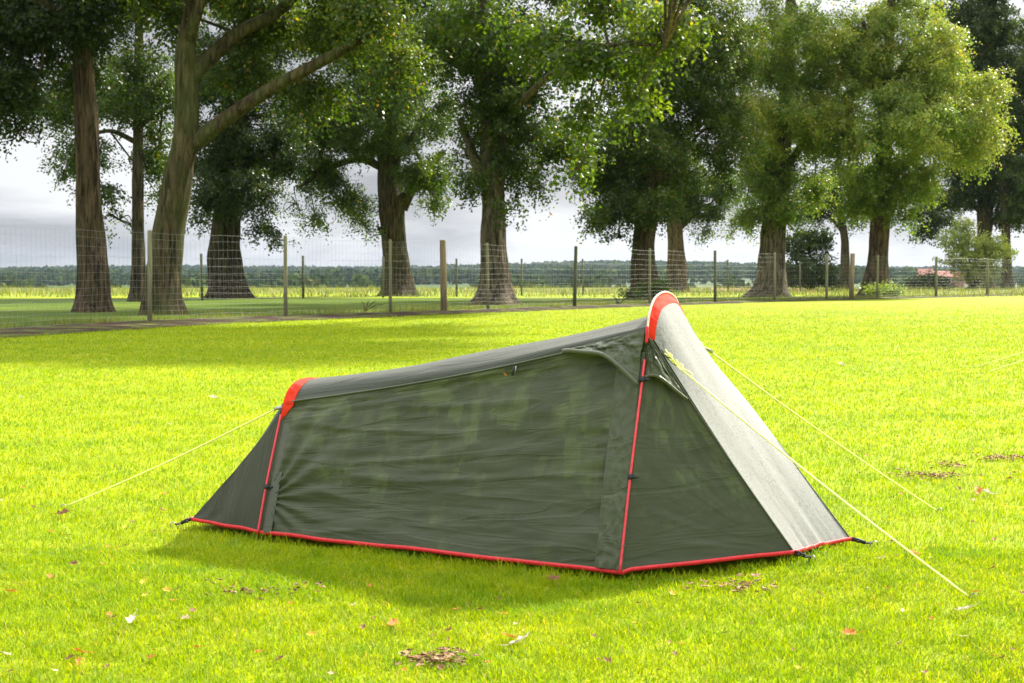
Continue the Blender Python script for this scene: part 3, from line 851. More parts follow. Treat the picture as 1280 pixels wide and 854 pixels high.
def leaves(cent, direc, size, K, spread, droop, rr, base_r, nrm=None):
    """K leaves round every spray centre: folded quads with varied lean"""
    n = len(cent)
    c = np.repeat(cent, K, 0); d = np.repeat(direc, K, 0); s = np.repeat(size, K)
    m = len(c)
    t = rng.random(m) * 1.6 - .7
    sp = np.repeat(spread, K)[:, None]
    off = d * t[:, None] * sp + np.clip(rng.normal(0, .30, (m, 3)), -.55, .55) * sp
    off[:, 2] -= droop * (np.maximum(t, 0) ** 2) * sp[:, 0]
    p = c + off
    ax = rng.normal(0, 1, (m, 3)) + d * .6; ax[:, 2] -= .35; ax /= np.linalg.norm(ax, axis=1)[:, None]
    nr_ = rng.normal(0, 1, (m, 3)) if nrm is None else rng.normal(0, .55, (m, 3)) + np.repeat(nrm, K, 0); nr_[:, 2] += .8 if nrm is None else 0
    sd = np.cross(ax, nr_); sd /= np.linalg.norm(sd, axis=1)[:, None] + 1e-9
    nn = np.cross(sd, ax)
    s = s * (.7 + .6 * rng.random(m)); wdt = s * (.30 + .12 * rng.random(m))
    V = np.empty((m, 4, 3), dtype=np.float32)
    V[:, 0] = p; V[:, 2] = p + ax * s[:, None]
    mid = p + ax * (s * .45)[:, None] + nn * (s * .12)[:, None]
    V[:, 1] = mid + sd * wdt[:, None]; V[:, 3] = mid - sd * wdt[:, None]
    r = np.clip(np.repeat(base_r, K) + rng.normal(0, .16, m), 0, .999)
    r = np.where(rng.random(m) < rr, .9 + .1 * rng.random(m), r * .88)
    return V, np.repeat(r, 4)
def fbm3(p, f):
    return (np.sin(p[:, 0] * f + 1.3 * np.sin(p[:, 2] * f * .9 + 2)) * np.sin(p[:, 1] * f * 1.1 + 1.1 * np.sin(p[:, 0] * f * .7)) * 1.0
            + np.sin(p[:, 2] * f * 1.3 + 1.7 * np.sin(p[:, 0] * f * 1.2 + p[:, 1] * f * .8)))
def limb_mesh(pts, seed, flare=0, n=14, rough=.08):
    """tapered, slightly fluted limb along points (x,y,z,r)"""
    P4 = catmull(pts, max(8, len(pts) * 7))
    V, Fc = [], []
    up = Vector((0, 1, 0)); L_ = len(P4)
    for i, q in enumerate(P4):
        c = Vector(q[:3]); a = P4[min(i + 1, L_ - 1)]; b = P4[max(i - 1, 0)]
        t = Vector((a - b)[:3]).normalized(); u = (up - t * up.dot(t)).normalized(); v = t.cross(u)
        hgt = float(q[2])
        for k in range(n):
            an = 2 * math.pi * k / n
            fl = 1 + rough * 2 * N3(math.cos(an) * 1.6 + seed, math.sin(an) * 1.6, hgt * .5)
            if flare:
                lobe = .5 + .5 * math.sin(an * 5 + seed * 3 + .6 * math.sin(an * 2 + seed))
                fl += flare * math.exp(-max(hgt, 0) / .34) * (.45 + .9 * lobe) + .06 * lobe
            rr = max(.004, q[3]) * (fl + (.09 * N3(math.cos(an) * 4 + seed, math.sin(an) * 4, hgt * .3) + .10 * N3(math.cos(an) * 1.5 + seed, math.sin(an) * 1.5 + 9, hgt * 1.1) if n > 20 else 0))
            V.append(c + (u * math.cos(an) + v * math.sin(an)) * rr)
    for i in range(L_ - 1):
        for k in range(n): Fc.append((i * n + k, i * n + (k + 1) % n, (i + 1) * n + (k + 1) % n, (i + 1) * n + k))
    Fc.append(tuple((L_ - 1) * n + k for k in range(n)))
    return V, Fc
TOT = [0]
def tree(name, label, cat, Y, trunk, limbs, lobes, bark, leafmat, leaf=.13, dens=1.0, flare=.7, group=None, rr=.03, hue=.45, droop=.7, extra=None, extramat=None, extraleaf=.2):
    """trunk: (px,py,width px) from the base up; limbs: lists of (px,py,width,depth offset); lobes: (px,py,rx,rz,depth offset[,weight,hue])"""
    def w3(px, py, dy=0): return at(px, py, Y + dy)
    seed = trunk[0][0] * .137
    base = w3(trunk[0][0], trunk[0][1]); base.z = float(gz(base.x, base.y))
    root = empty(name, base); tag(root, label, cat, group)
    pts = []
    for i, (px, py, wd) in enumerate(trunk):
        wd *= .80 if i == 0 else .94
        p = w3(px, py); z = p.z if i else base.z - .12
        pts.append((p.x, p.y, z, wd / F * Y / 2))
    parts = [limb_mesh(pts, seed, flare * .75, 40, .09)]
    ends = []
    for lb in limbs:
        q = [(*w3(a, b, d), wd / F * Y / 2) for (a, b, wd, d) in lb]
        parts.append(limb_mesh(q, seed + lb[0][1], 0, 12, .06)); ends.append(Vector(q[-1][:3])); ends.append(Vector(q[len(q) // 2][:3]))
    top = Vector(pts[-1][:3]); ends.append(top)
    K = 26
    sets = [('crown', lobes, leafmat, leaf)] + ([('bough_and_shade_foliage', extra, extramat, extraleaf)] if extra else [])
    for cn, lobes_, lmat, leaf in sets:
      allV, allR = [], []
      leaf = leaf * .82
      for lo in lobes_:
          px, py, rx, rz, dy = lo[:5]; wt = lo[5] if len(lo) > 5 else 1.0; hu = lo[6] if len(lo) > 6 else hue
          c = np.array(w3(px, py, dy)); ax, az = rx / F * Y, rz / F * Y; ay = min(max(ax, .6 * az), 4.5)
          vis = 1.0 if py + rz > -70 else .22
          area = ax * az * math.pi
          lf = leaf * (1 if vis == 1 else 1.9)
          ns = int(2.6 * 4.0 * area * wt * dens * vis / (K * lf * lf * .34) * .60)
          ns = max(ns, 12)
          rc = .85 * (leaf / .11) ** .5 * (1 if vis == 1 else 1.5)
          ncl = max(8, int(6.2 * ax * az / (rc * rc) * (.45 + .55 * min(1.2, wt * dens))))
          uc = rng.normal(0, 1, (ncl, 3)); uc /= np.linalg.norm(uc, axis=1)[:, None]
          rcl = rng.random(ncl) ** .36
          rcl *= 1 + .10 * fbm3(uc * 2.2 + c * .37, 1.9)
          shr = np.array([max(ax - rc * .7, ax * .35), max(ay - rc * .7, ay * .35), max(az - rc * .5, az * .35)])
          cc = c + uc * rcl[:, None] * shr
          rcc = rc * (.6 + .7 * rng.random(ncl)); hcl = rng.normal(0, .13, ncl)
          j = rng.integers(0, ncl, ns)
          u = rng.normal(0, 1, (ns, 3)); u /= np.linalg.norm(u, axis=1)[:, None]
          r = rng.random(ns) ** .38
          p = cc[j] + u * (r * rcc[j])[:, None] * np.array([1, 1, .62])
          f = fbm3(p, 1.25) * .5
          d = u * .9 + uc[j] * .4; d[:, 2] = d[:, 2] * .5 - .28 + .1 * rng.normal(size=len(d)); d += rng.normal(0, .3, d.shape); d /= np.linalg.norm(d, axis=1)[:, None]
          size = np.full(ns, lf)
          spread = .40 * (.8 + .5 * rng.random(ns)) * (lf / .13) ** .6
          nrm = u * 1.1 + uc[j] * .5; nrm[:, 2] += .5
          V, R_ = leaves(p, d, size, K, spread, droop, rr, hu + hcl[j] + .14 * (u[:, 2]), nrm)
          allV.append(V.reshape(-1, 3)); allR.append(R_)
          # limb to the lobe, and twigs through it
          cV = Vector(c); e = min(ends, key=lambda q: (q - cV).length)
          if (e - cV).length > .5:
              mid = e.lerp(cV, .5) + Vector((random.uniform(-.3, .3), random.uniform(-.3, .3), random.uniform(0, .5)))
              rad = min(.14, .03 + .02 * min(ax, az))
              parts.append(limb_mesh([(*e, rad), (*mid, rad * .75), (*cV, rad * .4)], random.random() * 9, 0, 7, .06))
          for k in range(int(7 + 3 * wt)):
              j = random.randrange(len(p)); q = Vector(p[j]); m_ = cV.lerp(q, .5) + Vector((random.uniform(-.2, .2), random.uniform(-.2, .2), random.uniform(-.1, .3)))
              parts.append(limb_mesh([(*cV, .035), (*m_, .025), (*q, .008)], k + .3, 0, 5, .03))
      V = np.concatenate(allV); Rr = np.concatenate(allR); V[:, 2] = np.maximum(V[:, 2], float(base.z) + .03)
      n4 = len(V) // 4; TOT[0] += n4
      obj(cn, V, np.arange(n4 * 4).reshape(-1, 4), lmat, root, smooth=False, attrs={'rnd': Rr})
    a_, b_ = join(parts); obj('trunk', a_, b_, bark, root)
    return root
GT = 'avenue of mature trees behind the fence'
tree('tree', 'straight brown trunk, leftmost and nearest the left edge', 'tree', 43,
     [(119, 390, 50), (118, 350, 37), (113, 260, 31), (111, 150, 28), (109, 60, 26), (107, -60, 22), (104, -260, 14)],
     [[(109, 40, 16, 0), (60, 10, 13, -1), (0, -30, 8, -2)], [(108, 20, 12, 0), (160, -30, 10, 1), (210, -70, 6, 1)]],
     [(60, 20, 120, 75, 0, 1.1), (18, 115, 55, 50, -1), (105, 95, 60, 35, 2, .7), (-70, 60, 80, 100, -2, .8), (25, 165, 30, 20, -1, .35), (150, -20, 90, 60, 1), (40, -160, 190, 120, 0, .8), (100, -300, 150, 80, 0, .7)],
     BARK_A, L_DARK, .13, 1.05, .35, GT)
tree('tree', 'thin dark trunk between the leftmost trunk and the big forked trunk', 'tree', 61,
     [(172, 377, 26), (173, 350, 18), (174, 250, 14), (176, 130, 12), (178, 30, 11), (180, -120, 8)],
     [[(175, 180, 7, 0), (140, 165, 5, 0), (105, 175, 3, 0)], [(176, 160, 6, 0), (205, 140, 5, 0), (225, 130, 3, 0)]],
     [(170, 105, 80, 60, 0, .8), (105, 195, 42, 36, 0, .7), (125, 245, 34, 26, 0, .35), (150, 275, 10, 22, 0, .35), (200, 185, 35, 50, 1, .6), (90, 130, 60, 40, 2, .6), (200, 245, 26, 22, 1, .25), (170, -40, 110, 90, 0, .6), (170, -200, 110, 90, 0, .6)],
     BARK_B, L_MID, .14, 1.0, .4, GT, hue=.4)
tree('tree', 'big forked mossy trunk leaning right, third trunk from the left', 'tree', 39.5,
     [(203, 393, 60), (204, 360, 47), (212, 290, 40), (224, 220, 36), (236, 165, 33), (236, 110, 29), (236, 60, 24), (246, 0, 20), (255, -120, 13)],
     [[(228, 195, 20, 0), (262, 168, 20, -.2), (300, 140, 18, -.5), (350, 108, 15, -1), (430, 65, 12, -1.5), (500, 20, 8, -2)],
      [(240, 100, 20, 0), (262, 78, 20, .3), (300, 45, 17, .6), (350, 18, 15, 1), (400, -30, 10, 1)],
      [(236, 60, 16, 0), (250, 20, 14, -.5), (275, -50, 8, -.5)]],
     [(330, 30, 100, 50, 2.6, 1.0), (440, 35, 80, 58, 1.5, 1.1, .6), (400, 118, 66, 34, 1.2, .7), (470, 20, 50, 40, -2.5, .7, .75), (300, 95, 55, 32, 2, .7), (215, 20, 55, 50, 2, .6), (490, 90, 40, 45, -2, .6, .62), (280, -60, 160, 80, 0, .8), (460, -60, 120, 80, -1, .8, .65), (330, -220, 220, 110, 0, .8), (150, -90, 90, 80, 0, .7)],
     BARK_C, L_MID, .13, 1.0, .25, GT, rr=.05, hue=.5)
tree('tree', 'dark wide-based trunk with low hanging crown, just right of the forked tree', 'tree', 70,
     [(283, 373, 56), (283, 350, 46), (281, 310, 38), (283, 280, 37), (290, 230, 36), (296, 170, 30), (300, 60, 20)],
     [[(290, 240, 16, 0), (262, 220, 12, 0), (240, 210, 7, 0)], [(294, 215, 14, 0), (325, 200, 10, 0), (350, 195, 6, 0)]],
     [(290, 190, 65, 62, 0, 1.1), (262, 245, 32, 32, -2, .8), (318, 240, 38, 34, -2, .75), (330, 285, 20, 22, -1, .35), (250, 278, 14, 12, 0, .3), (355, 195, 40, 50, 0, .8), (300, 90, 90, 70, 0, .9), (300, -40, 110, 80, 0, .5), (345, 300, 12, 12, 0, .25)],
     BARK_B, L_DARK, .15, 1.0, .55, GT)
tree('tree', 'dark straight trunk with a side limb forking right, fourth large trunk', 'tree', 79,
     [(497, 371, 52), (496, 350, 38), (493, 300, 31), (489, 250, 32), (486, 200, 30), (484, 120, 24), (480, 0, 14)],
     [[(503, 262, 14, 0), (516, 235, 13, 0), (532, 212, 12, 0), (556, 190, 8, 0)], [(488, 215, 12, 0), (450, 200, 9, 0), (405, 215, 6, 0), (375, 235, 3, 0)]],
     [(480, 140, 100, 70, 0, 1.1), (405, 215, 42, 42, 0, .7), (440, 250, 38, 30, 0, .5), (395, 275, 22, 20, 0, .28), (455, 282, 16, 16, 0, .3), (530, 215, 48, 36, -2, .8), (545, 255, 26, 16, 0, .35), (400, 150, 60, 55, 0, .8), (480, 30, 120, 80, 0, .9), (480, -90, 120, 80, 0, .5), (372, 255, 10, 26, 0, .2), (474, 288, 9, 14, 0, .22)],
     BARK_B, L_MID, .15, 1.0, .5, GT, hue=.38)
tree('tree', 'pale knobbly trunk splitting in two near the middle of the row', 'tree', 54,
     [(620, 381, 60), (620, 355, 40), (617, 310, 32), (617, 270, 31), (616, 235, 30), (612, 190, 24), (608, 100, 18), (600, -60, 10)],
     [[(616, 250, 18, 0), (604, 225, 15, 0), (592, 195, 12, 0), (575, 150, 8, 0)], [(620, 240, 18, 0), (630, 200, 15, 0), (634, 150, 12, 0), (650, 60, 8, 0)], [(630, 150, 9, 0), (690, 95, 8, -4), (760, 60, 6, -8), (830, 60, 3, -10)]],
     [(615, 145, 85, 62, 0, 1.0), (640, 205, 50, 34, 0, .6), (590, 225, 30, 26, -1, .5), (662, 235, 28, 22, 0, .3), (628, 262, 18, 20, -1.4, .32), (700, 190, 40, 46, 1, .6, .5), (560, 60, 90, 60, 0, .8), (660, 60, 110, 60, 0, .8), (620, -60, 180, 80, 0, .7), (620, -220, 180, 90, 0, .7)],
     BARK_D, L_MID, .14, .95, .55, GT, hue=.48,
     extra=[(755, 80, 60, 40, -8, .5, .6), (825, 50, 38, 42, -9, .5, .75), (735, 150, 36, 36, -8, .4, .6), (680, 50, 60, 40, -7, .4, .55), (795, 128, 34, 24, -9, .4, .8), (760, 5, 80, 30, -8, .5, .6), (590, 20, 70, 30, -5, .35, .5), (850, 30, 20, 18, -9, .4, .8), (720, 215, 26, 24, -8, .3, .6), (1010, -300, 190, 50, -12, 1.6), (897, -240, 190, 45, -15, 6), (947, -367, 200, 55, -21, 6), (850, -260, 200, 40, -16, 6), (900, -390, 220, 45, -20, 6), (1010, -400, 150, 45, -21, 5), (860, -330, 190, 50, -17, 1.5)], extramat=L_OAK, extraleaf=.2)  # oak bough in view, plus unseen lobes added overhead to shade the left lawn
tree('tree', 'broad trunk with a leafy shrub at its foot, behind the tent top', 'tree', 68,
     [(806, 375, 50), (806, 355, 36), (804, 320, 30), (806, 285, 29), (812, 240, 30), (815, 150, 22), (818, 20, 12)],
     [[(810, 270, 14, 0), (788, 235, 11, 0), (765, 205, 7, 0)], [(812, 250, 14, 0), (840, 210, 11, 0), (862, 180, 6, 0)]],
     [(800, 190, 88, 72, 0, 1.15), (768, 262, 48, 34, -1, .8), (820, 262, 40, 26, -2, .8), (745, 215, 42, 40, 0, .8), (775, 298, 10, 16, 0, .35), (748, 285, 14, 14, 0, .35), (830, 90, 110, 70, 0, 1.0), (900, 170, 58, 56, 0, .8, .65), (890, 60, 70, 80, 0, .8, .7), (830, -50, 130, 80, 0, .6), (700, 170, 32, 34, 0, .6)],
     BARK_A, L_MID, .15, 1.0, .45, GT, rr=.05, hue=.5)
tree('tree', 'stout trunk close behind and right of the trunk with the shrub', 'tree', 98,
     [(846, 364, 34), (847, 345, 26), (845, 310, 20), (843, 270, 19), (845, 200, 14)],
     [[(845, 290, 8, 0), (870, 265, 6, 0), (888, 255, 4, 0)]],
     [(850, 215, 50, 50, 0, 1.0), (885, 262, 34, 24, 0, .5), (880, 290, 18, 14, 0, .3), (850, 268, 22, 16, 0, .6), (905, 235, 40, 34, 0, .6)],
     BARK_A, L_MID, .17, .9, .35, GT, hue=.45)
tree('tree', 'fluted grey trunk under a light green crown, right of the tent peak', 'tree', 76,
     [(962, 372, 56), (963, 355, 40), (964, 320, 32), (966, 290, 31), (972, 240, 28), (980, 140, 20), (985, 0, 12)],
     [[(972, 240, 12, 0), (945, 210, 9, 0), (925, 200, 5, 0)], [(975, 220, 12, 0), (1010, 170, 9, 0), (1040, 150, 5, 0)]],
     [(955, 225, 52, 58, 0, 1.0, .4), (930, 275, 24, 24, 0, .6), (985, 262, 34, 24, -1, .9), (985, 140, 85, 66, -1, 1.0, .62), (1040, 170, 60, 54, -2, .9, .72), (1060, 90, 60, 60, -1, .9, .75), (985, 55, 95, 60, -1, .9, .7), (935, 150, 42, 46, -3, .8, .85), (985, -50, 120, 70, 0, .6), (1015, 240, 34, 30, 0, .7)],
     BARK_D, L_LIGHT, .15, flare=.5, group=GT, dens=.8, rr=.025, hue=.55)
tree('tree', 'slender dark trunk seen between the two light green crowned trees', 'tree', 122,
     [(1056, 361, 17), (1056, 345, 12), (1055, 300, 10), (1048, 260, 9), (1045, 200, 7)],
     [[(1052, 290, 5, 0), (1035, 270, 4, 0), (1020, 262, 2, 0)], [(1050, 280, 4, 0), (1068, 262, 3, 0)]],
     [(1045, 235, 55, 36, 0, .8), (1030, 268, 24, 18, 0, .5), (1070, 275, 16, 16, 0, .3), (1012, 258, 26, 22, 0, .6)],
     BARK_B, L_DARK, .2, .8, .4, GT)
tree('tree', 'straight trunk under the bright yellow-green crown with a pale shrub at its foot', 'tree', 74.5,
     [(1094, 372, 46), (1095, 355, 32), (1096, 320, 26), (1098, 280, 24), (1102, 220, 22), (1105, 120, 16), (1110, 0, 10)],
     [[(1102, 240, 10, 0), (1135, 200, 8, 0), (1165, 180, 5, 0)], [(1104, 160, 10, 0), (1085, 90, 7, 0), (1075, 30, 5, 0)], [(1104, 120, 10, 0), (1140, 60, 7, 0), (1155, 10, 5, 0)]],
     [(1100, 235, 62, 50, 0, 1.1, .42), (1150, 235, 38, 32, -1, .8), (1130, 160, 88, 66, -2, 1.05, .66), (1205, 160, 56, 62, -1, .95, .85), (1150, 85, 72, 60, -1, .9, .8), (1090, 60, 60, 60, 0, .7, .75), (1130, 10, 60, 30, 0, .6, .8), (1065, 265, 22, 18, 0, .6), (1130, 275, 22, 14, -1, .5), (1120, -70, 70, 60, 0, .5, .8), (1230, 110, 28, 28, -1, .6, .9)],
     BARK_A, L_LIGHT, .15, flare=.45, group=GT, dens=.8, rr=.025, hue=.6)
tree('tree', 'large dark crowned tree behind the willowy shrub at the right edge', 'tree', 128,
     [(1228, 361, 40), (1228, 345, 26), (1229, 300, 19), (1230, 250, 19), (1232, 150, 15), (1235, 0, 10)],
     [[(1230, 270, 9, 0), (1200, 245, 6, 0), (1175, 240, 3, 0)]],
     [(1230, 215, 66, 52, 0, 1.1), (1165, 275, 34, 30, -2, .7), (1185, 245, 36, 28, 0, .9), (1250, 100, 62, 100, 0, 1.0, .55), (1210, 30, 60, 70, 0, .9, .5), (1240, -60, 90, 80, 0, .5), (1265, 260, 40, 30, 0, .8), (1190, 115, 60, 80, 2, .8, .4)],
     BARK_B, L_DARK, .24, .85, .5, GT, hue=.5)
tree('tree', 'thin dark trunk at the right edge beyond the willowy shrub', 'tree', 126,
     [(1258, 362, 20), (1258, 348, 14), (1257, 310, 11), (1254, 270, 10), (1250, 220, 7)],
     [[(1255, 280, 5, 0), (1270, 262, 4, 0), (1290, 250, 3, 0)]],
     [(1275, 265, 34, 26, 0, .7), (1290, 230, 50, 50, 0, .8), (1300, 130, 60, 90, 3, .8)],
     BARK_B, L_MID, .24, .8, .4, GT)

def shrub(name, label, cat, Y, px, py, lobes, mat, leaf=.1, dens=1.0, hue=.5, rr=.02):
    base = at(px, py, Y); base.z = float(gz(base.x, base.y))
    root = empty(name, base); tag(root, label, cat)
    allV, allR, parts = [], [], []
    K = 20
    for (lx, ly, rx, rz, dy) in lobes:
        c = np.array(at(lx, ly, Y + dy)); ax, az = rx / F * Y, rz / F * Y
        ns = max(14, int(2.6 * ax * az * math.pi * dens / (K * leaf * leaf * .34) * 1.9))
        u = rng.normal(0, 1, (ns, 3)); u /= np.linalg.norm(u, axis=1)[:, None]; r = rng.random(ns) ** .42
        r = r * (1 + .14 * fbm3(u * 2.5 + c, 2.2))
        p = c + u * r[:, None] * np.array([ax, ax, az]); 
        d = u.copy(); d[:, 2] = abs(d[:, 2]) * .6 + .1; d /= np.linalg.norm(d, axis=1)[:, None]
        V, R_ = leaves(p, d, np.full(len(p), leaf), K, np.full(len(p), min(.4, leaf * 3)), .2, rr, hue + .15 * u[:, 2])
        allV.append(V.reshape(-1, 3)); allR.append(R_)
        for k in range(6):
            q = Vector(p[random.randrange(len(p))]); m_ = base.lerp(q, .5) + Vector((random.uniform(-.1, .1), 0, .1))
            parts.append(limb_mesh([(*base, .03), (*m_, .02), (*q, .006)], k, 0, 5, .03))
    V = np.concatenate(allV); Rr = np.concatenate(allR); V[:, 2] = np.maximum(V[:, 2], base.z + .02)
    obj('foliage', V, np.arange(len(V)).reshape(-1, 4), mat, root, smooth=False, attrs={'rnd': Rr})
    a_, b_ = join(parts); obj('stems', a_, b_, BARK_B, root)
shrub('shrub', 'leafy green shrub at the foot of the trunk behind the tent top', 'shrub', 66.5, 812, 374, [(820, 362, 18, 11, 0), (790, 368, 16, 5, 0), (806, 368, 22, 6, -.3)], L_OAK, .11)
shrub('shrub', 'pale yellow-green shrub at the foot of the bright crowned tree', 'shrub', 72.5, 1105, 372, [(1104, 363, 22, 9, 0), (1116, 364, 10, 8, 0), (1090, 366, 12, 7, 0)],
      m_leaf('pale_shrub_leaves', [(0, (.10, .18, .03)), (.6, (.22, .30, .06)), (1, (.40, .38, .10))]), .12)
shrub('shrub', 'willowy light green shrub around the dark trunks at the right edge', 'shrub', 118, 1215, 362, [(1212, 318, 36, 26, 0), (1195, 300, 20, 14, 0), (1240, 312, 26, 20, 0), (1220, 342, 28, 16, 0), (1205, 285, 12, 12, 0)],
      m_leaf('willow_leaves', [(0, (.14, .18, .05)), (.6, (.26, .31, .10)), (1, (.42, .40, .14))]), .17, .85)
shrub('bush', 'large dark rounded bush between the two light green crowned trees', 'bush', 112, 1012, 361, [(1010, 335, 34, 26, 0), (985, 345, 14, 16, 0), (1036, 348, 14, 13, 0), (1000, 305, 26, 18, 0), (1022, 300, 20, 16, 0)], L_DARK, .2, 1.1)
shrub('hedge', 'small dark clipped hedge block beyond the right-hand trunk', 'hedge', 116, 1158, 361, [(1150, 352, 14, 9, 0), (1168, 352, 14, 9, 0), (1178, 356, 12, 5, 0), (1140, 357, 8, 4, 0)], L_DARK, .15, 1.3, .3)
pass

# ------------------------------------------------------------------ distant woods, hedges, village
def far_wood(name, label, count, yr, ur, size, mat, near_bias=1.0, keepf=None):
    allV, allR = [], []
    ys_ = yr[0] + (yr[1] - yr[0]) * rng.random(count) ** near_bias
    us_ = ur[0] + (ur[1] - ur[0]) * rng.random(count)
    xs_ = us_ * ys_
    if keepf is not None:
        k = keepf(xs_, ys_); xs_, ys_ = xs_[k], ys_[k]
    count = len(xs_)
    h = size * (.65 + .7 * rng.random(count)); zz = gz(xs_, ys_)
    m = 60
    c = np.stack([xs_, ys_, zz + h * .45], -1)
    u = rng.normal(0, 1, (count, m, 3)); u /= np.linalg.norm(u, axis=2)[..., None]; r = rng.random((count, m, 1)) ** .35
    p = c[:, None] + u * r * h[:, None, None] * np.array([.62, .62, .52])
    p = p.reshape(-1, 3); n_ = len(p)
    nrm = rng.normal(0, .7, (n_, 3)) + u.reshape(-1, 3) * 1.2
    a = np.cross(nrm, rng.normal(0, 1, (n_, 3))); a /= np.linalg.norm(a, axis=1)[:, None]; b = np.cross(nrm, a); b /= np.linalg.norm(b, axis=1)[:, None]
    s = (np.repeat(h, m) * .21 * (.6 + .8 * rng.random(n_)))[:, None]
    V = np.stack([p - a * s, p - b * s * .8, p + a * s, p + b * s * .8], 1).reshape(-1, 3)
    Rr = np.clip(np.repeat(rng.random(count), m) * .8 + rng.normal(0, .08, n_), 0, 1)
    o = obj(name, V, np.arange(len(V)).reshape(-1, 4), mat, smooth=False, attrs={'rnd': np.repeat(Rr, 4)})
    tag(o, label, 'woodland', kind='stuff')
L_FAR = m_leaf('far_wood_leaves', [(0, (.02, .045, .015)), (.5, (.045, .075, .02)), (.85, (.08, .11, .03)), (1, (.16, .12, .04))], trans=.1, rough=.95, spec=.0)
far_wood('distant_wood', 'dark wooded ridge along the horizon', 4200, (2700, 3600), (-.5, .5), 15, L_FAR)
far_wood('distant_wood', 'belts of trees across the valley below the ridge', 2200, (1300, 2500), (-.48, .48), 12, L_FAR, 1, lambda x, y: np.sin(y / 95. + .8 * np.sin(x / 230.)) + .5 * np.sin(x / 160. + y / 300.) > .05)
far_wood('distant_trees', 'scattered trees in the valley beyond the meadow', 420, (600, 1200), (-.45, .45), 9, L_FAR, 1, lambda x, y: np.sin(x / 31.) + np.sin(y / 47. + x / 80.) > .2)

M_BRICK = m_simple('red_brick_far', (.30, .17, .14), .85, .2); M_RT = m_simple('red_tile_far', (.34, .15, .12), .8, .2); M_WIN = m_simple('window_far', (.08, .09, .1), .3, .5)
hd_ = [((1156, 343), 900, 9, 8, 0, 'red brick house leftmost of the distant roofs on the right'), ((1176, 346), 900, 13, 7, .3, 'longest red roofed house among the distant trees on the right'),
       ((1197, 347), 900, 8, 7, -.4, 'red roofed house rightmost of the distant roofs on the right')]
for (px, py), Y, wd, hh, rot, lab in hd_:
    c = at(px, py, Y); g = float(gz(c.x, c.y)); c.z = g
    rt = empty('house', c); tag(rt, lab, 'house', 'distant red roofed houses')
    eave = max(4.0, (CAMZ - (py - 1 - HZ) / F * Y) - g - 0); eave = max(5.0, min(eave, 12)); ridge = eave + 3.2
    ca, sa = math.cos(rot), math.sin(rot)
    def T(x, y, z): return (c.x + x * ca - y * sa, c.y + x * sa + y * ca, g + z)
    a, b = wd / 2, 4.0
    Vw = [T(-a, -b, 0), T(a, -b, 0), T(a, b, 0), T(-a, b, 0), T(-a, -b, eave), T(a, -b, eave), T(a, b, eave), T(-a, b, eave), T(-a, 0, ridge - .3), T(a, 0, ridge - .3)]
    obj('wall', Vw, [(0, 1, 5, 4), (2, 3, 7, 6), (1, 2, 6, 9, 5), (3, 0, 4, 8, 7)], M_BRICK, rt, smooth=False)
    Vr = [T(-a - .4, -b - .5, eave - .4), T(a + .4, -b - .5, eave - .4), T(a + .4, 0, ridge), T(-a - .4, 0, ridge), T(-a - .4, b + .5, eave - .4), T(a + .4, b + .5, eave - .4)]
    rf = obj('roof', Vr, [(0, 1, 2, 3), (3, 2, 5, 4)], M_RT, rt, smooth=False)
    v_, f_ = box(T(a * .7, 0, ridge + .5), (1.0, 1.0, 2.2)); obj('chimney', v_, f_, M_BRICK, rf, smooth=False)
    for k in range(3):
        v_, f_ = box(T(-a * .6 + k * a * .6, -b - .03, eave - 1.6), (1.2, .12, 1.3)); obj('window', v_, f_, M_WIN, rt, smooth=False)

# ------------------------------------------------------------------ fallen leaves and litter
def litter_mat(name, col):
    n = NT(name); p = n.coord('Object')
    c = n.ramp(n.noise(p, 45, 4, .7), [(.3, tuple(x * .5 for x in col)), (.55, col), (.75, tuple(min(1, x * 1.3) for x in col))])
    return n.leafy(c, c, .2, .6, .3)
LM = {'orange': litter_mat('orange_dead_leaf', (.55, .20, .03)), 'brown': litter_mat('brown_dead_leaf', (.22, .10, .045)), 'pale': litter_mat('pale_dead_leaf', (.62, .48, .30)), 'yellow': litter_mat('yellow_dead_leaf', (.62, .42, .04)), 'white': litter_mat('bleached_leaf', (.60, .52, .42))}
def leaf_mesh(seed, L_=.05):
    """a curled lobed leaf with a stalk"""
    r_ = random.Random(seed); V, Fc = [], []
    nseg = 14; curl = r_.uniform(.3, 1.0)
    out = []
    for k in range(nseg):
        an = 2 * math.pi * k / nseg
        rr = (.5 + .16 * math.cos(an * 5 + r_.uniform(-.3, .3)) + r_.uniform(-.05, .05)) * L_
        x, y = rr * math.cos(an), rr * math.sin(an) * .72
        out.append((x, y, curl * (y * y) / L_ * 1.6 + curl * .5 * x * x / L_ + r_.uniform(-.003, .003)))
    V = [(0, 0, 0)] + [(x * .5, y * .5, z * .28) for x, y, z in out] + out
    for k in range(nseg):
        k2 = (k + 1) % nseg
        Fc.append((0, 1 + k, 1 + k2)); Fc.append((1 + k, 1 + nseg + k, 1 + nseg + k2, 1 + k2))
    sv, sf = tube([(-.45 * L_, 0, .004), (-.8 * L_, .05 * L_, .006), (-1.1 * L_, .12 * L_, .014)], .0011, 4)
    n0 = len(V); V += [tuple(v) for v in sv]; Fc += [tuple(i + n0 for i in f) for f in sf]
    me = bpy.data.meshes.new('fallen_leaf'); me.from_pydata(V, [], Fc); me.update()
    return me
protos = {}
for cname, m in LM.items():
    protos[cname] = []
    for k in range(4):
        me = leaf_mesh(hash(cname) % 97 + k * 13 if False else (len(cname) * 31 + k * 13), .05); me.materials.append(m); protos[cname].append(me)
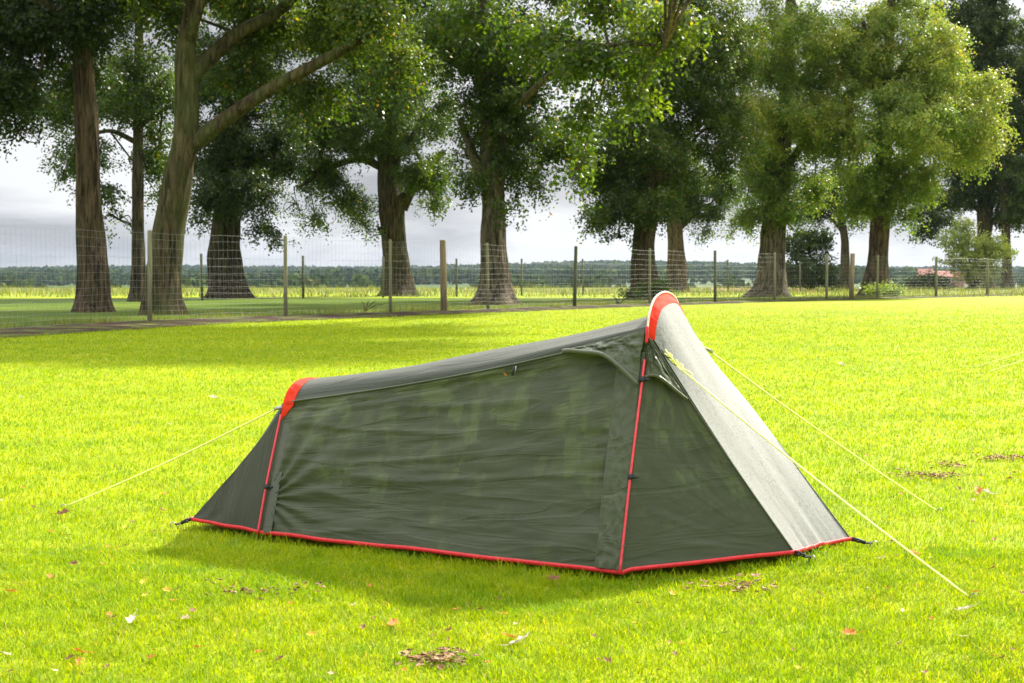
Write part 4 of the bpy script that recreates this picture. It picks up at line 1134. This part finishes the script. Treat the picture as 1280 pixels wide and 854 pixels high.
def put_leaf(cname, px, py, size, label, group, k=0):
    p = ground(px, py, -.008); p.z = float(gz(p.x, p.y)) + .026 + .004 * random.random()
    o = bpy.data.objects.new('fallen_leaf', protos[cname][k % 4]); COL.objects.link(o)
    o.location = p; s_ = size / .05; o.scale = (s_, s_, s_)
    o.rotation_euler = (random.uniform(-.5, .5), random.uniform(-.4, .4), random.uniform(0, 6.3))
    tag(o, label, 'leaf', group)
for a in (('white', 651, 808, .055, 'big bleached leaf beside an orange one on the grass, bottom centre'), ('orange', 640, 804, .05, 'bright orange leaf touching the big bleached leaf at bottom centre'),
          ('orange', 489, 785, .04, 'orange leaf lying on the grass in front of the middle of the tent'), ('orange', 94, 821, .04, 'flat orange leaf near the bottom left corner of the lawn'),
          ('white', 160, 781, .04, 'small bleached leaf on the grass left of the tent, near the bottom'), ('brown', 75, 646, .055, 'dark curled leaf beside the end of the left guy rope'),
          ('white', 1210, 769, .05, 'thin pale leaf just below the end of the right guy rope'), ('white', 265, 498, .07, 'large pale leaf on the grass above the left rope'),
          ('white', 1052, 457, .07, 'round pale leaf far out on the right of the lawn'), ('orange', 1143, 700, .05, 'orange leaf beside the right guy rope close to its lower end'),
          ('white', 1237, 619, .06, 'pale leaf next to an orange one right of the dirt clumps'), ('orange', 1228, 617, .06, 'orange leaf touching a pale one right of the dirt clumps'),
          ('orange', 1066, 800, .04, 'upright orange leaf in the grass at the lower right'), ('orange', 8, 742, .04, 'orange leaf at the left edge of the lawn'), ('brown', 693, 727, .045, 'small dark leaf in the shade just below the tent hem'),
          ('brown', 627, 493, .001, 'x') ):
    if a[4] == 'x': continue
    put_leaf(a[0], a[1], a[2], a[3], a[4], 'fallen leaves that stand out on the lawn', random.randrange(4))
ADJ = {'orange': 'small orange fallen leaf, one of many scattered over the lawn', 'brown': 'small brown fallen leaf, one of many scattered over the lawn', 'pale': 'small tan fallen leaf, one of many scattered over the lawn', 'yellow': 'small yellow fallen leaf, one of many scattered over the lawn'}
def on_tent(px, py):
    return (215 < px < 1080) and (py < 735) and (py > 360) and not (py < 466 and px < 380) and (px < 1080 - (735 - py) * .05)
cnt = 0
while cnt < 270:
    py = 402 + (854 - 402) * random.random() ** 1.25; px = random.uniform(-30, 1310)
    if on_tent(px, py) and py > 470 - max(0, px - 380) * .2: continue
    cname = random.choice(['orange', 'brown', 'orange', 'pale', 'yellow', 'brown', 'brown'])
    d = F * 1.05 / (py - HZ)
    put_leaf(cname, px, py, random.uniform(.012, .028) * (1 + max(0, d - 8) * .03), ADJ[cname], 'small %s leaves scattered over the lawn' % cname, random.randrange(4)); cnt += 1
# leaf stuck on the side cloth
me = protos['orange'][1]; o = bpy.data.objects.new('fallen_leaf', me); COL.objects.link(o); o.location = bo(-.585, .318, .012); o.scale = (.35, .2, .3); o.rotation_euler = (R(70), R(40), R(25)); tag(o, 'tiny orange leaf stuck to the wet side of the tent', 'leaf')

def m_dirt():
    n = NT('dirt_clump'); p = n.pos(); a = n.noise(p, 70, 3, .6)
    return n.finish(n.bsdf(n.ramp(a, [(.36, (.06, .03, .018)), (.46, (.22, .12, .06)), (.56, (.38, .24, .12)), (.66, (.55, .42, .26))]), .9, .2, n.bump(a, .8, .01)))
MD = m_dirt()
def clump(px, py, wpx, hpx, lab, n_=60):
    """a scatter of torn dead leaves and crumbs of soil lying together"""
    c = ground(px, py, -.01); d = c.y; parts = []
    for k in range(n_):
        x = c.x + random.gauss(0, .42) * wpx / F * d; y = c.y + random.gauss(0, .33) * hpx / F * d * d / CAMZ * .9
        z = float(gz(x, y)) + .012 + random.random() * .020; s_ = random.uniform(.005, .022); asp = random.uniform(.25, .6)
        a = random.uniform(0, 6.3); V = []
        for j in range(6):
            an = a + j * math.pi / 3; rr = s_ * random.uniform(.5, 1.2); V.append(Vector((x + rr * math.cos(an), y + rr * asp * math.sin(an), z + random.uniform(-.005, .006))))
        V += [Vector((x, y, z + .003)), Vector((x, y, z - .002))]
        parts.append((V, [(j, (j + 1) % 6, 6) for j in range(6)] + [((j + 1) % 6, j, 7) for j in range(6)]))
    a_, b_ = join(parts); tag(obj('dirt_clump', a_, b_, MD, smooth=False, origin=c), lab, 'dirt clump', 'clumps of dirt and dead leaves on the lawn', 'stuff')
clump(1160, 594, 54, 6, 'long clump of brown dirt and dead leaves, right of the guy ropes', 110)
clump(1190, 582, 36, 9, 'looser brown clump just behind the long dirt clump on the right', 50)
clump(1266, 573, 44, 6, 'dark dirt clump at the right edge of the lawn', 90)
clump(548, 828, 50, 16, 'brown torn leaf clump in the grass at the bottom centre', 90)
clump(925, 736, 60, 14, 'sparse brown leaf clump in front of the porch hem', 45)
clump(318, 742, 110, 18, 'sparse leaf crumbs in the grass in front of the rear pole', 40)

# taller weeds and uncut grass along the fence foot and out in the meadow
def weeds():
    n = 26000
    i = rng.integers(0, 259, n); base = np.array([LP[j][:2] for j in i]); nxt = np.array([LP[j + 1][:2] for j in i])
    p = base + (nxt - base) * rng.random((n, 1)); p[:, 1] += rng.normal(.5, .35, n) + (rng.random(n) < .35) * rng.random(n) * 3
    cl = N_(p)
    k = rng.random(n) < np.clip(cl * 1.4, .05, 1); p = p[k]
    m2 = 34000; yy = 74 + 58 * rng.random(m2); q = np.stack([(rng.random(m2) * 2 - 1) * .42 * yy, yy], -1)
    q = q[rng.random(m2) < np.clip(N_(q), .04, 1)]
    P2 = np.concatenate([p, q]); H = np.concatenate([.10 + .22 * rng.random(len(p)) ** 2, .15 + .40 * rng.random(len(q)) ** 2]); Wd = np.concatenate([np.full(len(p), .006), np.full(len(q), .022)])
    n = len(P2); az = rng.random(n) * 6.28; V = np.empty((n, 3, 3), dtype=np.float32); z = gz(P2[:, 0], P2[:, 1])
    for j, s_ in ((0, 1), (1, -1)):
        V[:, j, 0] = P2[:, 0] + np.cos(az) * Wd * s_; V[:, j, 1] = P2[:, 1] + np.sin(az) * Wd * s_; V[:, j, 2] = z
    V[:, 2, 0] = P2[:, 0] + rng.normal(0, .3, n) * H; V[:, 2, 1] = P2[:, 1] + rng.normal(0, .3, n) * H; V[:, 2, 2] = z + H
    tag(obj('tall_grass', V.reshape(-1, 3), np.arange(n * 3).reshape(-1, 3), m_leaf('tall_grass_blades', [(0, (.07, .13, .015)), (.6, (.16, .20, .03)), (1, (.34, .28, .10))], (1.3, 1.3, .6)), smooth=False, attrs={'rnd': np.repeat(rng.random(n), 3)}), 'uncut tufts of grass along the fence and out in the meadow', 'grass', kind='stuff')
def N_(p):
    return .5 + .5 * np.sin(p[:, 0] * 1.9 + 1.3 * np.sin(p[:, 1] * 1.1)) * np.sin(p[:, 1] * 1.3 + 2 * np.sin(p[:, 0] * .7))
weeds()
# fallen twigs along the fence foot
def twig(px, py, Y, lab, hgt=.5):
    b = at(px, py, Y); b.z = float(gz(b.x, b.y)); parts = []
    for k in range(4):
        e = b + Vector((random.uniform(-.6, .6), random.uniform(-.2, .2), random.uniform(.2, hgt)))
        parts.append(limb_mesh([(*b, .02), (*(b.lerp(e, .5) + Vector((.05, 0, .08))), .014), (*e, .006)], k, 0, 5, .05))
    a_, b_ = join(parts); tag(obj('fallen_branch', a_, b_, BARK_B, origin=b), lab, 'branch')
twig(772, 382, 52, 'bare fallen branch on the mulch left of the trunk behind the tent top')
twig(455, 388, 43, 'bare twiggy branch by the fence between the second and third posts', .35)

# ------------------------------------------------------------------ haze
HAZE = True
if HAZE:
    v_, f_ = box((0, 2250, 22), (9000 * .62, 5300, 120)); 
    n = NT('haze_air'); pv = n.n('ShaderNodeVolumePrincipled'); pv.inputs['Color'].default_value = (.62, .78, 1.0, 1); pv.inputs['Density'].default_value = .000045; pv.inputs['Anisotropy'].default_value = 0
    n.l(pv.outputs[0], n.out.inputs['Volume'])
    tag(obj('haze', v_, f_, n.m, smooth=False), 'thin blue haze over the valley', 'haze', kind='stuff')
